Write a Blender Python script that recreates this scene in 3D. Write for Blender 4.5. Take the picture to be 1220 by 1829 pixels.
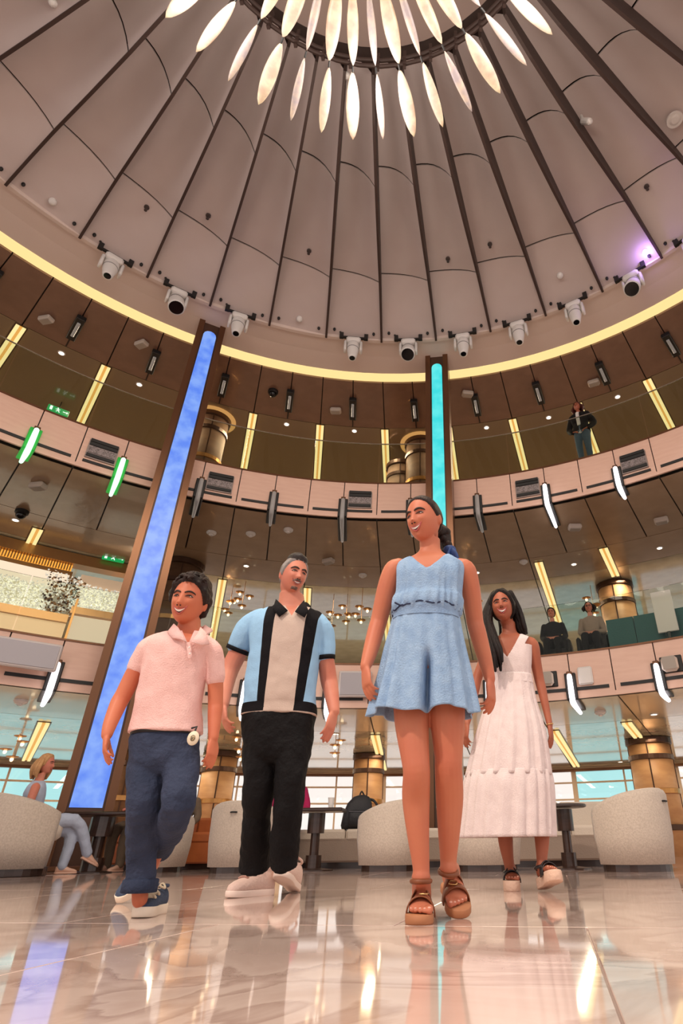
import bpy, math, random
import numpy as np
from mathutils import Vector, Matrix

for o in list(bpy.data.objects): bpy.data.objects.remove(o)
scene = bpy.context.scene
COL = scene.collection
random.seed(7)
rng = np.random.default_rng(7)

# ------------------------------------------------------------------ camera
F, PITCH, ROLL, CX, CY, HC = 1025.0, math.radians(30.34), math.radians(-0.74), 775.0, 914.0, 0.22
FW = np.array([0, math.cos(PITCH), math.sin(PITCH)]); UP0 = np.array([0, -math.sin(PITCH), math.cos(PITCH)])
EX = np.array([1.0, 0, 0])
RT = math.cos(ROLL) * EX + math.sin(ROLL) * UP0
UPV = -math.sin(ROLL) * EX + math.cos(ROLL) * UP0
CAM = np.array([0, 0, HC])
cd = bpy.data.cameras.new('camera'); cam = bpy.data.objects.new('camera', cd); COL.objects.link(cam)
cd.sensor_fit = 'VERTICAL'; cd.sensor_height = 36.0; cd.sensor_width = 24.0
cd.lens = F / 1829 * 36.0
cd.shift_x = -(CX - 610) / 1829.0; cd.shift_y = 0.0
cd.clip_start = 0.05; cd.clip_end = 500
m = Matrix.Identity(4)
for i in range(3):
    m[i][0] = RT[i]; m[i][1] = UPV[i]; m[i][2] = -FW[i]; m[i][3] = CAM[i]
cam.matrix_world = m
scene.camera = cam

# ------------------------------------------------------------------ world, exposure
scene.view_settings.view_transform = 'Standard'; scene.view_settings.look = 'None'
scene.view_settings.gamma = 1.0; scene.view_settings.use_curve_mapping = False
scene.view_settings.exposure = 0.0
world = bpy.data.worlds.new('daylight'); scene.world = world; world.use_nodes = True
bg = world.node_tree.nodes['Background']
bg.inputs[0].default_value = (1.0, 0.90, 0.86, 1); bg.inputs[1].default_value = 1.12

def spot(name, loc, tgt, power, col, ang=40, blend=.6, size=.25):
    l = bpy.data.lights.new(name, 'SPOT'); l.energy = power; l.color = col; l.spot_size = math.radians(ang)
    l.spot_blend = blend; l.shadow_soft_size = size
    o = bpy.data.objects.new(name, l); COL.objects.link(o); o.location = loc
    o.rotation_euler = (Vector(tgt) - Vector(loc)).to_track_quat('-Z', 'Y').to_euler()
    return o
def area(name, loc, tgt, power, col, sx, sy=None):
    l = bpy.data.lights.new(name, 'AREA'); l.energy = power; l.color = col; l.size = sx
    if sy: l.shape = 'RECTANGLE'; l.size_y = sy
    o = bpy.data.objects.new(name, l); COL.objects.link(o); o.location = loc
    o.rotation_euler = (Vector(tgt) - Vector(loc)).to_track_quat('-Z', 'Y').to_euler()
    return o
AX, AY = -0.78, 1.70
SEG = 360.0 / 78
def th(k): return -3.05 + SEG * k
def rad(d): return math.radians(d)
def cyl(r, t, z):
    t = rad(t); return (AX + r * math.sin(t), AY + r * math.cos(t), z)
# stage lamps on the dome rim behind the viewer, aimed at the party; gallery downlights; chandelier light
for t, tg, pw in ((-142, (-.4, 2.8, 1.0), 3700), (150, (-.3, 2.8, 1.0), 500), (115, (.6, 3.6, 1.0), 300)):
    spot('stage_spot', cyl(7.9, t, 10.4), tg, pw, (1.0, .86, .74), 34)
for k in range(-12, 12, 2):
    for zc, rr, pw, ln in ((10.58, 13.6, 190, 4.4), (6.5, 16.6, 170, 5.6), (2.42, 16.0, 60, 6.0)):
        o_ = area('gallery_light', cyl(rr, th(k), zc), cyl(rr, th(k), 0), pw, (1.0, .80, .55), .18, ln); o_.rotation_euler = (0, 0, -rad(th(k)))
area('chandelier_light', (AX, AY, 8.9), (AX, AY, 0), 260, (1.0, .83, .6), 3.0)
for i in range(6):
    pl = bpy.data.lights.new('chandelier_glow', 'POINT'); pl.energy = 105; pl.color = (1.0, .90, .80); pl.shadow_soft_size = .5
    po = bpy.data.objects.new('chandelier_glow', pl); COL.objects.link(po); po.location = cyl(2.3, 60 * i, 9.0)

# ------------------------------------------------------------------ pixel helpers (a ray of the photograph met at a real depth)
def ray(x, y): return FW + RT * (x - CX) / F - UPV * (y - CY) / F
def at(x, y, Y):
    d = ray(x, y); return CAM + d * (Y / d[1])
def onz(x, y, z=0.0):
    d = ray(x, y); return CAM + d * ((z - HC) / d[2])
def pxm(P):                      # metres per pixel at a point
    return float((np.asarray(P) - CAM) @ FW) / F

# ------------------------------------------------------------------ materials
MATS = {}
def srgb(r, g, b):
    f = lambda c: (c / 255 / 12.92) if c / 255 <= .04045 else ((c / 255 + .055) / 1.055) ** 2.4
    return (f(r), f(g), f(b), 1)
def mat(name, col=(.5, .5, .5, 1), rough=.5, metal=0.0, emit=None, es=0.0, coat=0.0, noise=None, bump=None, spec=None, trans=0.0, ior=None, alpha=None, sss=0.0, sheen=0.0):
    """noise=(scale,(r,g,b,a) second colour,factor,detail[,stretch])  bump=(scale,strength)"""
    if name in MATS: return MATS[name]
    mt = bpy.data.materials.new(name); mt.use_nodes = True; MATS[name] = mt
    nt = mt.node_tree; b = nt.nodes['Principled BSDF']
    b.inputs['Base Color'].default_value = col; b.inputs['Roughness'].default_value = rough; b.inputs['Metallic'].default_value = metal
    if coat: b.inputs['Coat Weight'].default_value = coat; b.inputs['Coat Roughness'].default_value = .04
    if spec is not None: b.inputs['Specular IOR Level'].default_value = spec
    if trans: b.inputs['Transmission Weight'].default_value = trans
    if ior: b.inputs['IOR'].default_value = ior
    if alpha is not None: b.inputs['Alpha'].default_value = alpha
    if sss:
        b.inputs['Subsurface Weight'].default_value = sss; b.inputs['Subsurface Radius'].default_value = (.02, .008, .005)
    if sheen: b.inputs['Sheen Weight'].default_value = sheen
    if emit: b.inputs['Emission Color'].default_value = emit; b.inputs['Emission Strength'].default_value = es
    tc = None
    if noise or bump:
        tc = nt.nodes.new('ShaderNodeTexCoord')
    if noise:
        mp = nt.nodes.new('ShaderNodeMapping'); nt.links.new(tc.outputs['Object'], mp.inputs[0])
        if len(noise) > 4: mp.inputs['Scale'].default_value = noise[4]
        n = nt.nodes.new('ShaderNodeTexNoise'); n.inputs['Scale'].default_value = noise[0]; n.inputs['Detail'].default_value = noise[3]
        nt.links.new(mp.outputs[0], n.inputs['Vector'])
        rp = nt.nodes.new('ShaderNodeValToRGB'); rp.color_ramp.elements[0].position = .35; rp.color_ramp.elements[1].position = .65
        rp.color_ramp.elements[0].color = col
        c2 = noise[1]; f = noise[2]
        rp.color_ramp.elements[1].color = tuple(col[i] * (1 - f) + c2[i] * f for i in range(3)) + (1,)
        nt.links.new(n.outputs[0], rp.inputs[0]); nt.links.new(rp.outputs[0], b.inputs['Base Color'])
        if emit: nt.links.new(rp.outputs[0], b.inputs['Emission Color'])
    if bump:
        n2 = nt.nodes.new('ShaderNodeTexNoise'); n2.inputs['Scale'].default_value = bump[0]; n2.inputs['Detail'].default_value = 3
        mp2 = nt.nodes.new('ShaderNodeMapping'); nt.links.new(tc.outputs['Object'], mp2.inputs[0])
        if len(bump) > 2: mp2.inputs['Scale'].default_value = bump[2]
        nt.links.new(mp2.outputs[0], n2.inputs['Vector'])
        bp = nt.nodes.new('ShaderNodeBump'); bp.inputs['Strength'].default_value = bump[1]; bp.inputs['Distance'].default_value = .02
        nt.links.new(n2.outputs[0], bp.inputs['Height']); nt.links.new(bp.outputs[0], b.inputs['Normal'])
    return mt
def glassmat(name, tint, ior=1.45):
    mt = bpy.data.materials.new(name); mt.use_nodes = True; MATS[name] = mt; nt = mt.node_tree
    for n in list(nt.nodes):
        if n.type != 'OUTPUT_MATERIAL': nt.nodes.remove(n)
    out = [n for n in nt.nodes][0]
    fr = nt.nodes.new('ShaderNodeFresnel'); fr.inputs[0].default_value = ior
    tr = nt.nodes.new('ShaderNodeBsdfTransparent'); tr.inputs[0].default_value = tint
    gl = nt.nodes.new('ShaderNodeBsdfGlossy'); gl.inputs['Roughness'].default_value = .01
    mx = nt.nodes.new('ShaderNodeMixShader'); nt.links.new(fr.outputs[0], mx.inputs[0]); nt.links.new(tr.outputs[0], mx.inputs[1]); nt.links.new(gl.outputs[0], mx.inputs[2])
    nt.links.new(mx.outputs[0], out.inputs['Surface']); return mt
def glow(name, col, s): return mat(name, (0, 0, 0, 1), .6, emit=col, es=s)

# ------------------------------------------------------------------ mesh builder
class MB:
    def __init__(self): self.v = []; self.f = []; self.mi = []; self.m = 0
    def add(self, vs, fs):
        o = len(self.v); self.v += [tuple(map(float, p)) for p in vs]
        self.f += [tuple(i + o for i in f) for f in fs]; self.mi += [self.m] * len(fs); return self
    def box(self, c, s, M=None):
        x, y, z = s[0] / 2, s[1] / 2, s[2] / 2
        vs = [np.array(p, float) for p in ((-x, -y, -z), (x, -y, -z), (x, y, -z), (-x, y, -z), (-x, -y, z), (x, -y, z), (x, y, z), (-x, y, z))]
        if M is not None: vs = [np.asarray(M) @ p for p in vs]
        vs = [p + np.asarray(c, float) for p in vs]
        return self.add(vs, [(3, 2, 1, 0), (4, 5, 6, 7), (0, 1, 5, 4), (1, 2, 6, 5), (2, 3, 7, 6), (3, 0, 4, 7)])
    def bbox(self, c, s, b=.01, M=None):     # box with chamfered edges
        x, y, z = s[0] / 2, s[1] / 2, s[2] / 2; b = min(b, x * .9, y * .9, z * .9)
        pr = [(-x + b, -y), (x - b, -y), (x, -y + b), (x, y - b), (x - b, y), (-x + b, y), (-x, y - b), (-x, -y + b)]
        ins = [(-x + b, -y + b), (x - b, -y + b), (x - b, -y + b), (x - b, y - b), (x - b, y - b), (-x + b, y - b), (-x + b, y - b), (-x + b, -y + b)]
        vs = []
        for zz, P in ((-z, ins), (-z + b, pr), (z - b, pr), (z, ins)): vs += [np.array((p[0], p[1], zz)) for p in P]
        if M is not None: vs = [np.asarray(M) @ p for p in vs]
        vs = [p + np.asarray(c, float) for p in vs]
        fs = [tuple(range(7, -1, -1)), tuple(range(24, 32))]
        for k in range(3):
            for i in range(8):
                j = (i + 1) % 8; fs.append((k * 8 + i, k * 8 + j, k * 8 + 8 + j, k * 8 + 8 + i))
        return self.add(vs, fs)
    def grid(self, P, closed_u=False):       # P[i][j]
        ni, nj = len(P), len(P[0]); vs = [p for r in P for p in r]; fs = []
        for i in range(ni - 1):
            for j in range(nj if closed_u else nj - 1):
                k = (j + 1) % nj; fs.append((i * nj + j, i * nj + k, (i + 1) * nj + k, (i + 1) * nj + j))
        return self.add(vs, fs)
    def loft(self, rings, cap0=True, cap1=True):
        n = len(rings[0]); vs = [p for r in rings for p in r]; fs = []
        for i in range(len(rings) - 1):
            for j in range(n):
                k = (j + 1) % n; fs.append((i * n + j, i * n + k, (i + 1) * n + k, (i + 1) * n + j))
        if cap0: fs.append(tuple(range(n - 1, -1, -1)))
        if cap1: o = (len(rings) - 1) * n; fs.append(tuple(range(o, o + n)))
        return self.add(vs, fs)
    def lathe(self, prof, n=24, c=(0, 0, 0), cap=True):   # prof [(r,z)]
        rings = [[(c[0] + r * math.cos(2 * math.pi * i / n), c[1] + r * math.sin(2 * math.pi * i / n), c[2] + z) for i in range(n)] for r, z in prof]
        return self.loft(rings, cap, cap)
    def tube(self, pts, rr, n=12, up=None, sub=0, flat=1.0, roundcap=True):
        """swept tube with rounded ends; rr radii; flat = ratio of second axis; up = reference for first axis"""
        pts = [np.asarray(p, float) for p in pts]; rr = list(rr) if hasattr(rr, '__len__') else [rr] * len(pts)
        if sub and len(pts) > 1:
            q, r2 = [], []; m_ = len(pts)
            for i in range(m_ - 1):
                p0 = pts[max(i - 1, 0)]; p1 = pts[i]; p2 = pts[i + 1]; p3 = pts[min(i + 2, m_ - 1)]
                for s in range(sub):
                    t = s / sub
                    q.append(.5 * ((2 * p1) + (-p0 + p2) * t + (2 * p0 - 5 * p1 + 4 * p2 - p3) * t * t + (-p0 + 3 * p1 - 3 * p2 + p3) * t ** 3))
                    ra = rr[max(i - 1, 0)], rr[i], rr[i + 1], rr[min(i + 2, m_ - 1)]
                    r2.append(.5 * ((2 * ra[1]) + (-ra[0] + ra[2]) * t + (2 * ra[0] - 5 * ra[1] + 4 * ra[2] - ra[3]) * t * t + (-ra[0] + 3 * ra[1] - 3 * ra[2] + ra[3]) * t ** 3))
            q.append(pts[-1]); r2.append(rr[-1]); pts, rr = q, r2
        T = []
        for i in range(len(pts)):
            a = pts[max(i - 1, 0)]; b = pts[min(i + 1, len(pts) - 1)]; d = b - a; T.append(d / (np.linalg.norm(d) + 1e-12))
        ref = np.asarray(up if up is not None else ((0, 0, 1) if abs(T[0][2]) < .8 else (0, 1, 0)), float)
        rings = []
        def ring(c, t, r, ref):
            u = ref - t * (ref @ t); u /= np.linalg.norm(u) + 1e-12; w = np.cross(t, u)
            return [c + u * (r * math.cos(2 * math.pi * i / n)) + w * (flat * r * math.sin(2 * math.pi * i / n)) for i in range(n)], u
        R = []
        u = ref
        for i, (p, t, r) in enumerate(zip(pts, T, rr)):
            rg, u2 = ring(p, t, r, u if up is None else ref); u = u2; R.append((rg, u2))
        if roundcap:
            for a in (80, 55, 28):
                rings.append(ring(pts[0] - T[0] * rr[0] * math.sin(rad(a)), T[0], rr[0] * math.cos(rad(a)), R[0][1])[0])
        rings += [r[0] for r in R]
        if roundcap:
            for a in (28, 55, 80):
                rings.append(ring(pts[-1] + T[-1] * rr[-1] * math.sin(rad(a)), T[-1], rr[-1] * math.cos(rad(a)), R[-1][1])[0])
        return self.loft(rings)
    def ell(self, c, s, M=None, n=16, m_=10):
        rings = []
        for i in range(m_ + 1):
            a = math.pi * (i + .02) / (m_ + .04) - math.pi / 2
            rg = [np.array((s[0] * math.cos(a) * math.cos(2 * math.pi * j / n), s[1] * math.cos(a) * math.sin(2 * math.pi * j / n), s[2] * math.sin(a))) for j in range(n)]
            if M is not None: rg = [np.asarray(M) @ p for p in rg]
            rings.append([p + np.asarray(c, float) for p in rg])
        return self.loft(rings)
    def sector(self, r0, r1, z0, z1, t0, t1, n=3, z0b=None, z1b=None):   # curved block round the local Z axis, angles from +Y
        """z0,z1 bottom/top at r0; z0b,z1b at r1"""
        z0b = z0 if z0b is None else z0b; z1b = z1 if z1b is None else z1b
        rings = []
        for i in range(n + 1):
            t = rad(t0 + (t1 - t0) * i / n); s, c = math.sin(t), math.cos(t)
            rings.append([(r0 * s, r0 * c, z0), (r1 * s, r1 * c, z0b), (r1 * s, r1 * c, z1b), (r0 * s, r0 * c, z1)])
        return self.loft(rings)
    def mesh(self, name, mats, smooth=False):
        me = bpy.data.meshes.new(name); me.from_pydata(self.v, [], self.f)
        for mt in (mats if isinstance(mats, (list, tuple)) else [mats]): me.materials.append(mt)
        if any(self.mi): me.polygons.foreach_set('material_index', self.mi)
        if smooth: me.polygons.foreach_set('use_smooth', [True] * len(me.polygons))
        me.validate(); me.update(); return me
    def obj(self, name, mats, parent=None, smooth=False, loc=None, rot=None):
        return place(name, self.mesh(name, mats, smooth), parent, loc, rot)
def place(name, me, parent=None, loc=None, rot=None):
    o = bpy.data.objects.new(name, me); COL.objects.link(o)
    if parent is not None: o.parent = parent
    if loc is not None: o.location = loc
    if rot is not None: o.rotation_euler = rot
    return o
def tag(o, label=None, cat=None, group=None, kind=None):
    if label: o['label'] = label
    if cat: o['category'] = cat
    if group: o['group'] = group
    if kind: o['kind'] = kind
    return o
def empty(name, loc=(0, 0, 0), rz=0.0, **k):
    o = bpy.data.objects.new(name, None); COL.objects.link(o); o.location = loc; o.rotation_euler = (0, 0, rz); o.empty_display_size = .1
    return tag(o, **k)
def copy_tree(o, parent=None):
    c = o.copy(); COL.objects.link(c); c.parent = parent
    for ch in list(o.children): copy_tree(ch, c)
    return c
AXIS = (AX, AY, 0)
def rz(t): return (0, 0, -rad(t))
# ================================================================== the atrium
M_dome = mat('dome_panel', srgb(208, 194, 190), .55, noise=(1.2, srgb(198, 182, 177), .5, 2))
M_rise = mat('dome_riser', srgb(62, 44, 38), .6)
M_soff = mat('soffit_plaster', srgb(222, 204, 194), .6)
M_fasc = mat('fascia_laminate', srgb(230, 192, 172), .38, noise=(3, srgb(222, 180, 160), .6, 4, (1, 1, 6)))
M_ceilT = mat('gallery_ceiling_brown', srgb(136, 104, 86), .22, coat=.3, noise=(2, srgb(122, 92, 76), .7, 3))
M_ceilT2 = mat('gallery_ceiling_olive', srgb(138, 118, 92), .12, coat=.4)
M_ceil2 = mat('gallery_ceiling_tan', srgb(166, 140, 114), .22, coat=.3, noise=(2, srgb(152, 126, 100), .7, 3))
M_ceil3 = mat('polished_ceiling', srgb(196, 190, 168), .10, coat=.5, noise=(3, srgb(176, 168, 144), .8, 3, (1, 1, 1)))
M_seam = mat('seam_dark', srgb(46, 34, 28), .6)
M_bronze = mat('bronze_trim', srgb(112, 76, 52), .3, .6)
M_black = mat('matt_black', srgb(22, 20, 20), .5)
M_carpet = mat('deck_carpet', srgb(92, 78, 70), .9, noise=(6, srgb(70, 60, 56), .8, 3))
M_glass = glassmat('clear_glass', (.90, .93, .88, 1), 1.22)
M_white = mat('white_plastic', srgb(226, 222, 218), .45)
M_brass = mat('brass_band', srgb(190, 140, 84), .3, .85)
G_warm = glow('warm_strip', (1.0, .78, .34, 1), 1.08)
G_warm2 = glow('warm_strip_core', (1.0, .48, .10, 1), .8)

# ---- floor: slab with large polished marble tiles
def marble():
    mt = mat('marble_tile', srgb(188, 164, 154), .06, coat=.35)
    nt = mt.node_tree; b = nt.nodes['Principled BSDF']; tc = nt.nodes.new('ShaderNodeTexCoord')
    oi = nt.nodes.new('ShaderNodeObjectInfo'); ad = nt.nodes.new('ShaderNodeVectorMath'); ad.operation = 'ADD'
    nt.links.new(tc.outputs['Object'], ad.inputs[0]); nt.links.new(oi.outputs['Location'], ad.inputs[1])
    n = nt.nodes.new('ShaderNodeTexNoise'); n.inputs['Scale'].default_value = 1.7; n.inputs['Detail'].default_value = 7; n.inputs['Distortion'].default_value = 1.4
    nt.links.new(ad.outputs[0], n.inputs['Vector'])
    r = nt.nodes.new('ShaderNodeValToRGB'); e = r.color_ramp.elements
    e[0].position = .40; e[0].color = srgb(220, 198, 188); e[1].position = .62; e[1].color = srgb(206, 182, 172)
    q = r.color_ramp.elements.new(.5); q.color = srgb(188, 162, 152); q = r.color_ramp.elements.new(.53); q.color = srgb(216, 194, 184)
    nt.links.new(n.outputs[0], r.inputs[0]); nt.links.new(r.outputs[0], b.inputs['Base Color'])
    return mt
M_marble = marble()
fl = MB(); fl.lathe([(26, -.2), (26, -.006)], 72); floor = fl.obj('floor', mat('floor_grout', srgb(140, 116, 106), .25), loc=AXIS); tag(floor, kind='structure')
TW, TD = 1.24, 1.88
tm = MB().bbox((0, 0, 0), (TW - .005, TD - .005, .03), .0015).mesh('tile', M_marble)
ta = rad(-10); ca, sa = math.cos(ta), math.sin(ta)
for i in range(-6, 7):
    for j in range(-2, 6):
        lx, ly = (i + .5 + (.5 if j % 2 else 0)) * TW + .07, (j + .5) * TD + .38
        if lx * lx + (ly - 2) ** 2 > 62: continue
        X, Y = lx * ca - ly * sa, lx * sa + ly * ca
        place('tile', tm, floor, (X - AX, Y - AY, -.015), (0, 0, ta))
ap = MB()                                            # outer paving beyond the big tiles
ap.sector(7.2, 25.5, -.02, -.002, -100, 100, 48)
tag(ap.obj('floor_outer', M_marble, loc=AXIS), kind='structure')

# ---- dome: turbine of tilted panels, three rows, dark risers between
RE = [8.2, 6.75, 4.6, 2.9]
def zb(r): return float(np.interp(r, [2.9, 4.6, 6.75, 8.2], [11.95, 11.78, 11.40, 10.86]))
def dd(r): return float(np.interp(r, [2.9, 3.6, 4.6, 5.6, 6.75, 7.5, 8.2], [.48, .66, .72, .56, .30, .14, .05]))
SP = 2 * SEG
shell = MB(); shell.lathe([(8.6, 11.1), (8.6, 11.3), (4.6, 12.1), (2.6, 12.3), (2.6, 12.15), (4.6, 11.98)], 78, cap=False)
dome = shell.obj('ceiling_dome', M_rise, loc=AXIS); tag(dome, kind='structure')
MB().lathe([(2.75, 12.02), (2.75, 12.6), (.3, 12.9)], 48).obj('crown', mat('dome_crown', srgb(150, 130, 122), .6), dome)
pm = []
for row in range(3):
    b = MB(); ra, rb = RE[row] - .018, RE[row + 1] + .018
    for off in (0, .035):
        P = []
        for i in range(5):
            r = ra + (rb - ra) * i / 4
            g = math.degrees(.012 / r)
            P.append([(r * math.sin(rad(g + (SP - 2 * g) * j / 6)), r * math.cos(rad(g + (SP - 2 * g) * j / 6)), zb(r) - dd(r) * (j / 6) ** 2.6 + off) for j in range(7)])
        b.grid(P if off else [q[::-1] for q in P])
    # rim faces
    P0 = [b.v[i * 7: i * 7 + 7] for i in range(5)]; P1 = [b.v[35 + i * 7: 35 + i * 7 + 7] for i in range(5)]
    for A0, A1 in ((P0[0][::-1], P1[0]), (P0[4][::-1], P1[4])): b.grid([A0, A1])
    pm.append(b.mesh('panel', M_dome, True))
rm = MB(); P = []
for i in range(17):
    r = 8.2 - (8.2 - 2.9) * i / 16; P.append(r)
rings = [[(-.02, r, zb(r) - dd(r) - .05), (.028, r, zb(r) - dd(r) - .05), (.028, r, zb(r) + .03), (-.02, r, zb(r) + .03)] for r in P]
rm.loft(rings); rme = rm.mesh('rib', M_rise)
bolt = MB().ell((0, 0, 0), (.035, .035, .05), n=8, m_=5).mesh('bolt', M_black, True)
for k in range(39):
    t = th(2 * k)
    for row in range(3): place('panel', pm[row], dome, rot=rz(t))
    place('rib', rme, dome, rot=rz(t))
    if -70 < (t + 180) % 360 - 180 < 60:
        for q in (1.3, SP - 1.3):
            tt = rad(t + q); place('bolt', bolt, dome, (8.02 * math.sin(tt), 8.02 * math.cos(tt), zb(8.02) - dd(8.02) * (q / SP) ** 2.6 - .03))
# truss ring round the crown
tr = MB()
for rr, zz in ((2.75, 11.55), (2.75, 11.35)):
    tr.tube([(rr * math.sin(2 * math.pi * i / 48), rr * math.cos(2 * math.pi * i / 48), zz) for i in range(49)], .035, 8)
for i in range(39):
    t = rad(th(2 * i) + 2); tr.box((2.75 * math.sin(t), 2.75 * math.cos(t), 11.5), (.05, .05, .55))
tag(tr.obj('ring_truss', M_rise, loc=AXIS), 'dark metal ring truss around the crown of the dome above the pods', 'truss')

# ---- soffit ring and cove light
sf = MB(); prof = [(8.16, 10.95), (8.16, 10.79), (8.24, 10.79), (8.26, 10.83), (8.7, 10.80), (9.2, 10.72), (9.2, 10.95)]
sf.lathe(prof, 120, cap=False); tag(sf.obj('ceiling_soffit', M_soff, smooth=False, loc=AXIS), kind='structure')
cv = MB(); cv.sector(9.22, 9.48, 10.70, 10.76, -180, 180, 120)
cv_o = cv.obj('cove_light', glow('cove_gold', (1.0, .74, .31, 1), 1.08), loc=AXIS); tag(cv_o, 'continuous golden cove light ring under the dome soffit', 'light')

# ---- galleries
K0, K1 = -16, 14
def gallery(name, zc, rows, far_r, mats, seam_every=(1, 1)):
    base = MB(); base.sector(9.5, far_r, zc + .05, zc + .11, th(K0), th(K1), 40)
    o = base.obj(name, M_seam, loc=AXIS); tag(o, kind='structure')
    for (ra, rb, st), mt in zip(rows, mats):
        g = math.degrees(.012 / ra)
        me = MB().sector(ra + .01, rb - .01, zc, zc + .05, g, SEG * st - g, 2 * st).mesh('panel', mt)
        for k in range(K0, K1, st): place('panel', me, o, rot=rz(th(k)))
    return o
gallery('ceiling_upper_gallery', 10.66, ((9.48, 11.35, 1), (11.35, 16.6, 2)), 16.6, (M_ceilT, M_ceilT2))
gallery('ceiling_middle_gallery', 6.58, ((9.44, 12.0, 1), (12.0, 13.4, 2), (13.4, 21.5, 2)), 21.5, (M_ceil2, M_ceil2, M_ceil3))
gallery('ceiling_lower_gallery', 2.50, ((9.44, 12.0, 2), (12.0, 20.5, 2)), 20.5, (mat('lower_ceiling', srgb(196, 184, 160), .14, coat=.4), M_ceil3))
for nm, z, r1 in (('floor_upper_gallery', 7.5, 16.6), ('floor_middle_gallery', 3.32, 21.5)):
    d = MB().sector(9.5, r1, z - .25, z, th(K0), th(K1), 40); tag(d.obj(nm, M_carpet, loc=AXIS), kind='structure')

def parapet(name, z0, z1):
    core = MB().sector(9.44, 9.56, z0 - .0, z1 - .005, th(K0), th(K1), 60); o = core.obj(name, M_seam, loc=AXIS); tag(o, kind='structure')
    g = math.degrees(.010 / 9.4)
    me = MB().sector(9.39, 9.44, z0, z1, g, SEG - g, 3).mesh('panel', M_fasc)
    sl = MB().sector(9.37, 9.395, z0 + .12, z0 + .175, .13 * SEG, .87 * SEG, 3).mesh('vent_slot', M_black)
    ft = MB().sector(9.38, 9.42, z0 - .015, z0 + .06, 0, SEG, 3).mesh('drip_edge', M_fasc)
    cp = MB().sector(9.37, 9.60, z1, z1 + .03, 0, SEG, 3).mesh('coping', M_bronze)
    for k in range(K0, K1):
        place('panel', me, o, rot=rz(th(k))); place('vent_slot', sl, o, rot=rz(th(k))); place('coping', cp, o, rot=rz(th(k))); place('drip_edge', ft, o, rot=rz(th(k)))
    return o
wu = parapet('wall_upper_parapet', 6.58, 7.47); wl = parapet('wall_lower_parapet', 2.50, 3.29)
# louvred air grilles let into the upper parapet
lv_body = None
def louver(k, place_word):
    o = empty('air_grille', AXIS, -rad(th(k)), label='dark louvred air grille in the upper parapet ' + place_word, cat='air grille')
    MB().sector(9.355, 9.39, 6.80, 7.22, .14 * SEG, .84 * SEG, 3).obj('frame', mat('grille_grey', srgb(150, 138, 134), .35, .4), o)
    for z in (7.20, 7.12, 6.86):
        MB().sector(9.33, 9.37, z - .035, z + .03, .16 * SEG, .82 * SEG, 3).obj('slat', M_black, o)
    MB().sector(9.34, 9.36, 6.92, 7.07, .18 * SEG, .80 * SEG, 3).obj('mesh_panel', mat('grille_mesh', srgb(170, 160, 160), .3, .5, noise=(40, srgb(90, 84, 84), .8, 2)), o)
louver(-8, 'beside the second green wall lamp'); louver(-5, 'just right of the blue LED column'); louver(-1, 'midway between the two LED columns')
louver(4, 'next to the long white wall lamp'); louver(7, 'below the standing woman in the black jacket')

# ---- glass balustrades
def balustrade(name, z0, z1, lab, rail=True):
    o = empty(name, AXIS, 0, label=lab, cat='balustrade')
    me = MB().sector(9.46, 9.475, z0, z1, .06, 2 * SEG - .06, 4).mesh('pane', M_glass)
    rl = MB().sector(9.455, 9.48, z1, z1 + .018, 0, 2 * SEG, 4).mesh('top_rail', mat('rail_steel', srgb(190, 180, 165), .25, .8))
    for k in range(K0, K1, 2):
        place('pane', me, o, rot=rz(th(k)))
        if rail: place('top_rail', rl, o, rot=rz(th(k)))
balustrade('glass_balustrade', 7.5, 8.66, 'curved glass balustrade along the upper gallery parapet')
balustrade('glass_balustrade', 3.32, 4.30, 'curved glass balustrade along the lower gallery parapet', False)

# ---- back walls
w = MB().sector(16.4, 16.6, 7.5, 10.7, th(K0), th(K1), 40); tag(w.obj('wall_upper_back', mat('back_wall_brown', srgb(110, 92, 74), .35, noise=(.8, srgb(88, 74, 58), .7, 2)), loc=AXIS), kind='structure')
M_frame = mat('window_frame', srgb(222, 200, 176), .4)
G_teal = glassmat('teal_glass', (.66, .93, .95, 1))
G_clear = glassmat('window_glass', (.97, .98, .97, 1))
def window_wall(name, r, z0, z1, zs, zh, wid, bars):
    """solid below zs and above zh, glazed between"""
    o = MB().sector(r, r + .15, z0, zs, th(K0), th(K1), 48).obj(name, mat('window_wall_cream', srgb(214, 192, 164), .5), loc=AXIS); tag(o, kind='structure')
    if z1 > zh: MB().sector(r, r + .15, zh, z1, th(K0), th(K1), 48).obj('lintel', M_frame, o)
    for k in range(K0, K1, 2):
        t = th(k); pg = MB().sector(r + .05, r + .06, zs, zh, .05, 2 * SEG - .05, 3)
        pg.obj('pane', G_teal if (k >= 4 or k <= -8) and (k // 2) % 2 == 0 else G_clear, o, rot=rz(t))
        MB().sector(r - .02, r + .1, zs, zh, -.22, .22, 1).obj('mullion', M_frame, o, rot=rz(t))
        MB().sector(r, r + .08, zs, zh, SEG - .08, SEG + .08, 1).obj('mullion', M_frame, o, rot=rz(t))
        for zt in bars: MB().sector(r, r + .08, zt - .025, zt + .025, 0, 2 * SEG, 3).obj('transom', M_frame, o, rot=rz(t))
window_wall('wall_lower_windows', 20.2, 0, 2.56, .55, 2.42, 1, (1.55, 2.05))
window_wall('wall_middle_windows', 21.2, 3.3, 6.64, 3.6, 5.6, 1, (4.7,))
# brown blind rail along the lower windows
rl = MB().sector(19.9, 20.05, 2.36, 2.44, th(K0), th(K1), 48); tag(rl.obj('trim_1', M_bronze, loc=AXIS), kind='structure')

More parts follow.
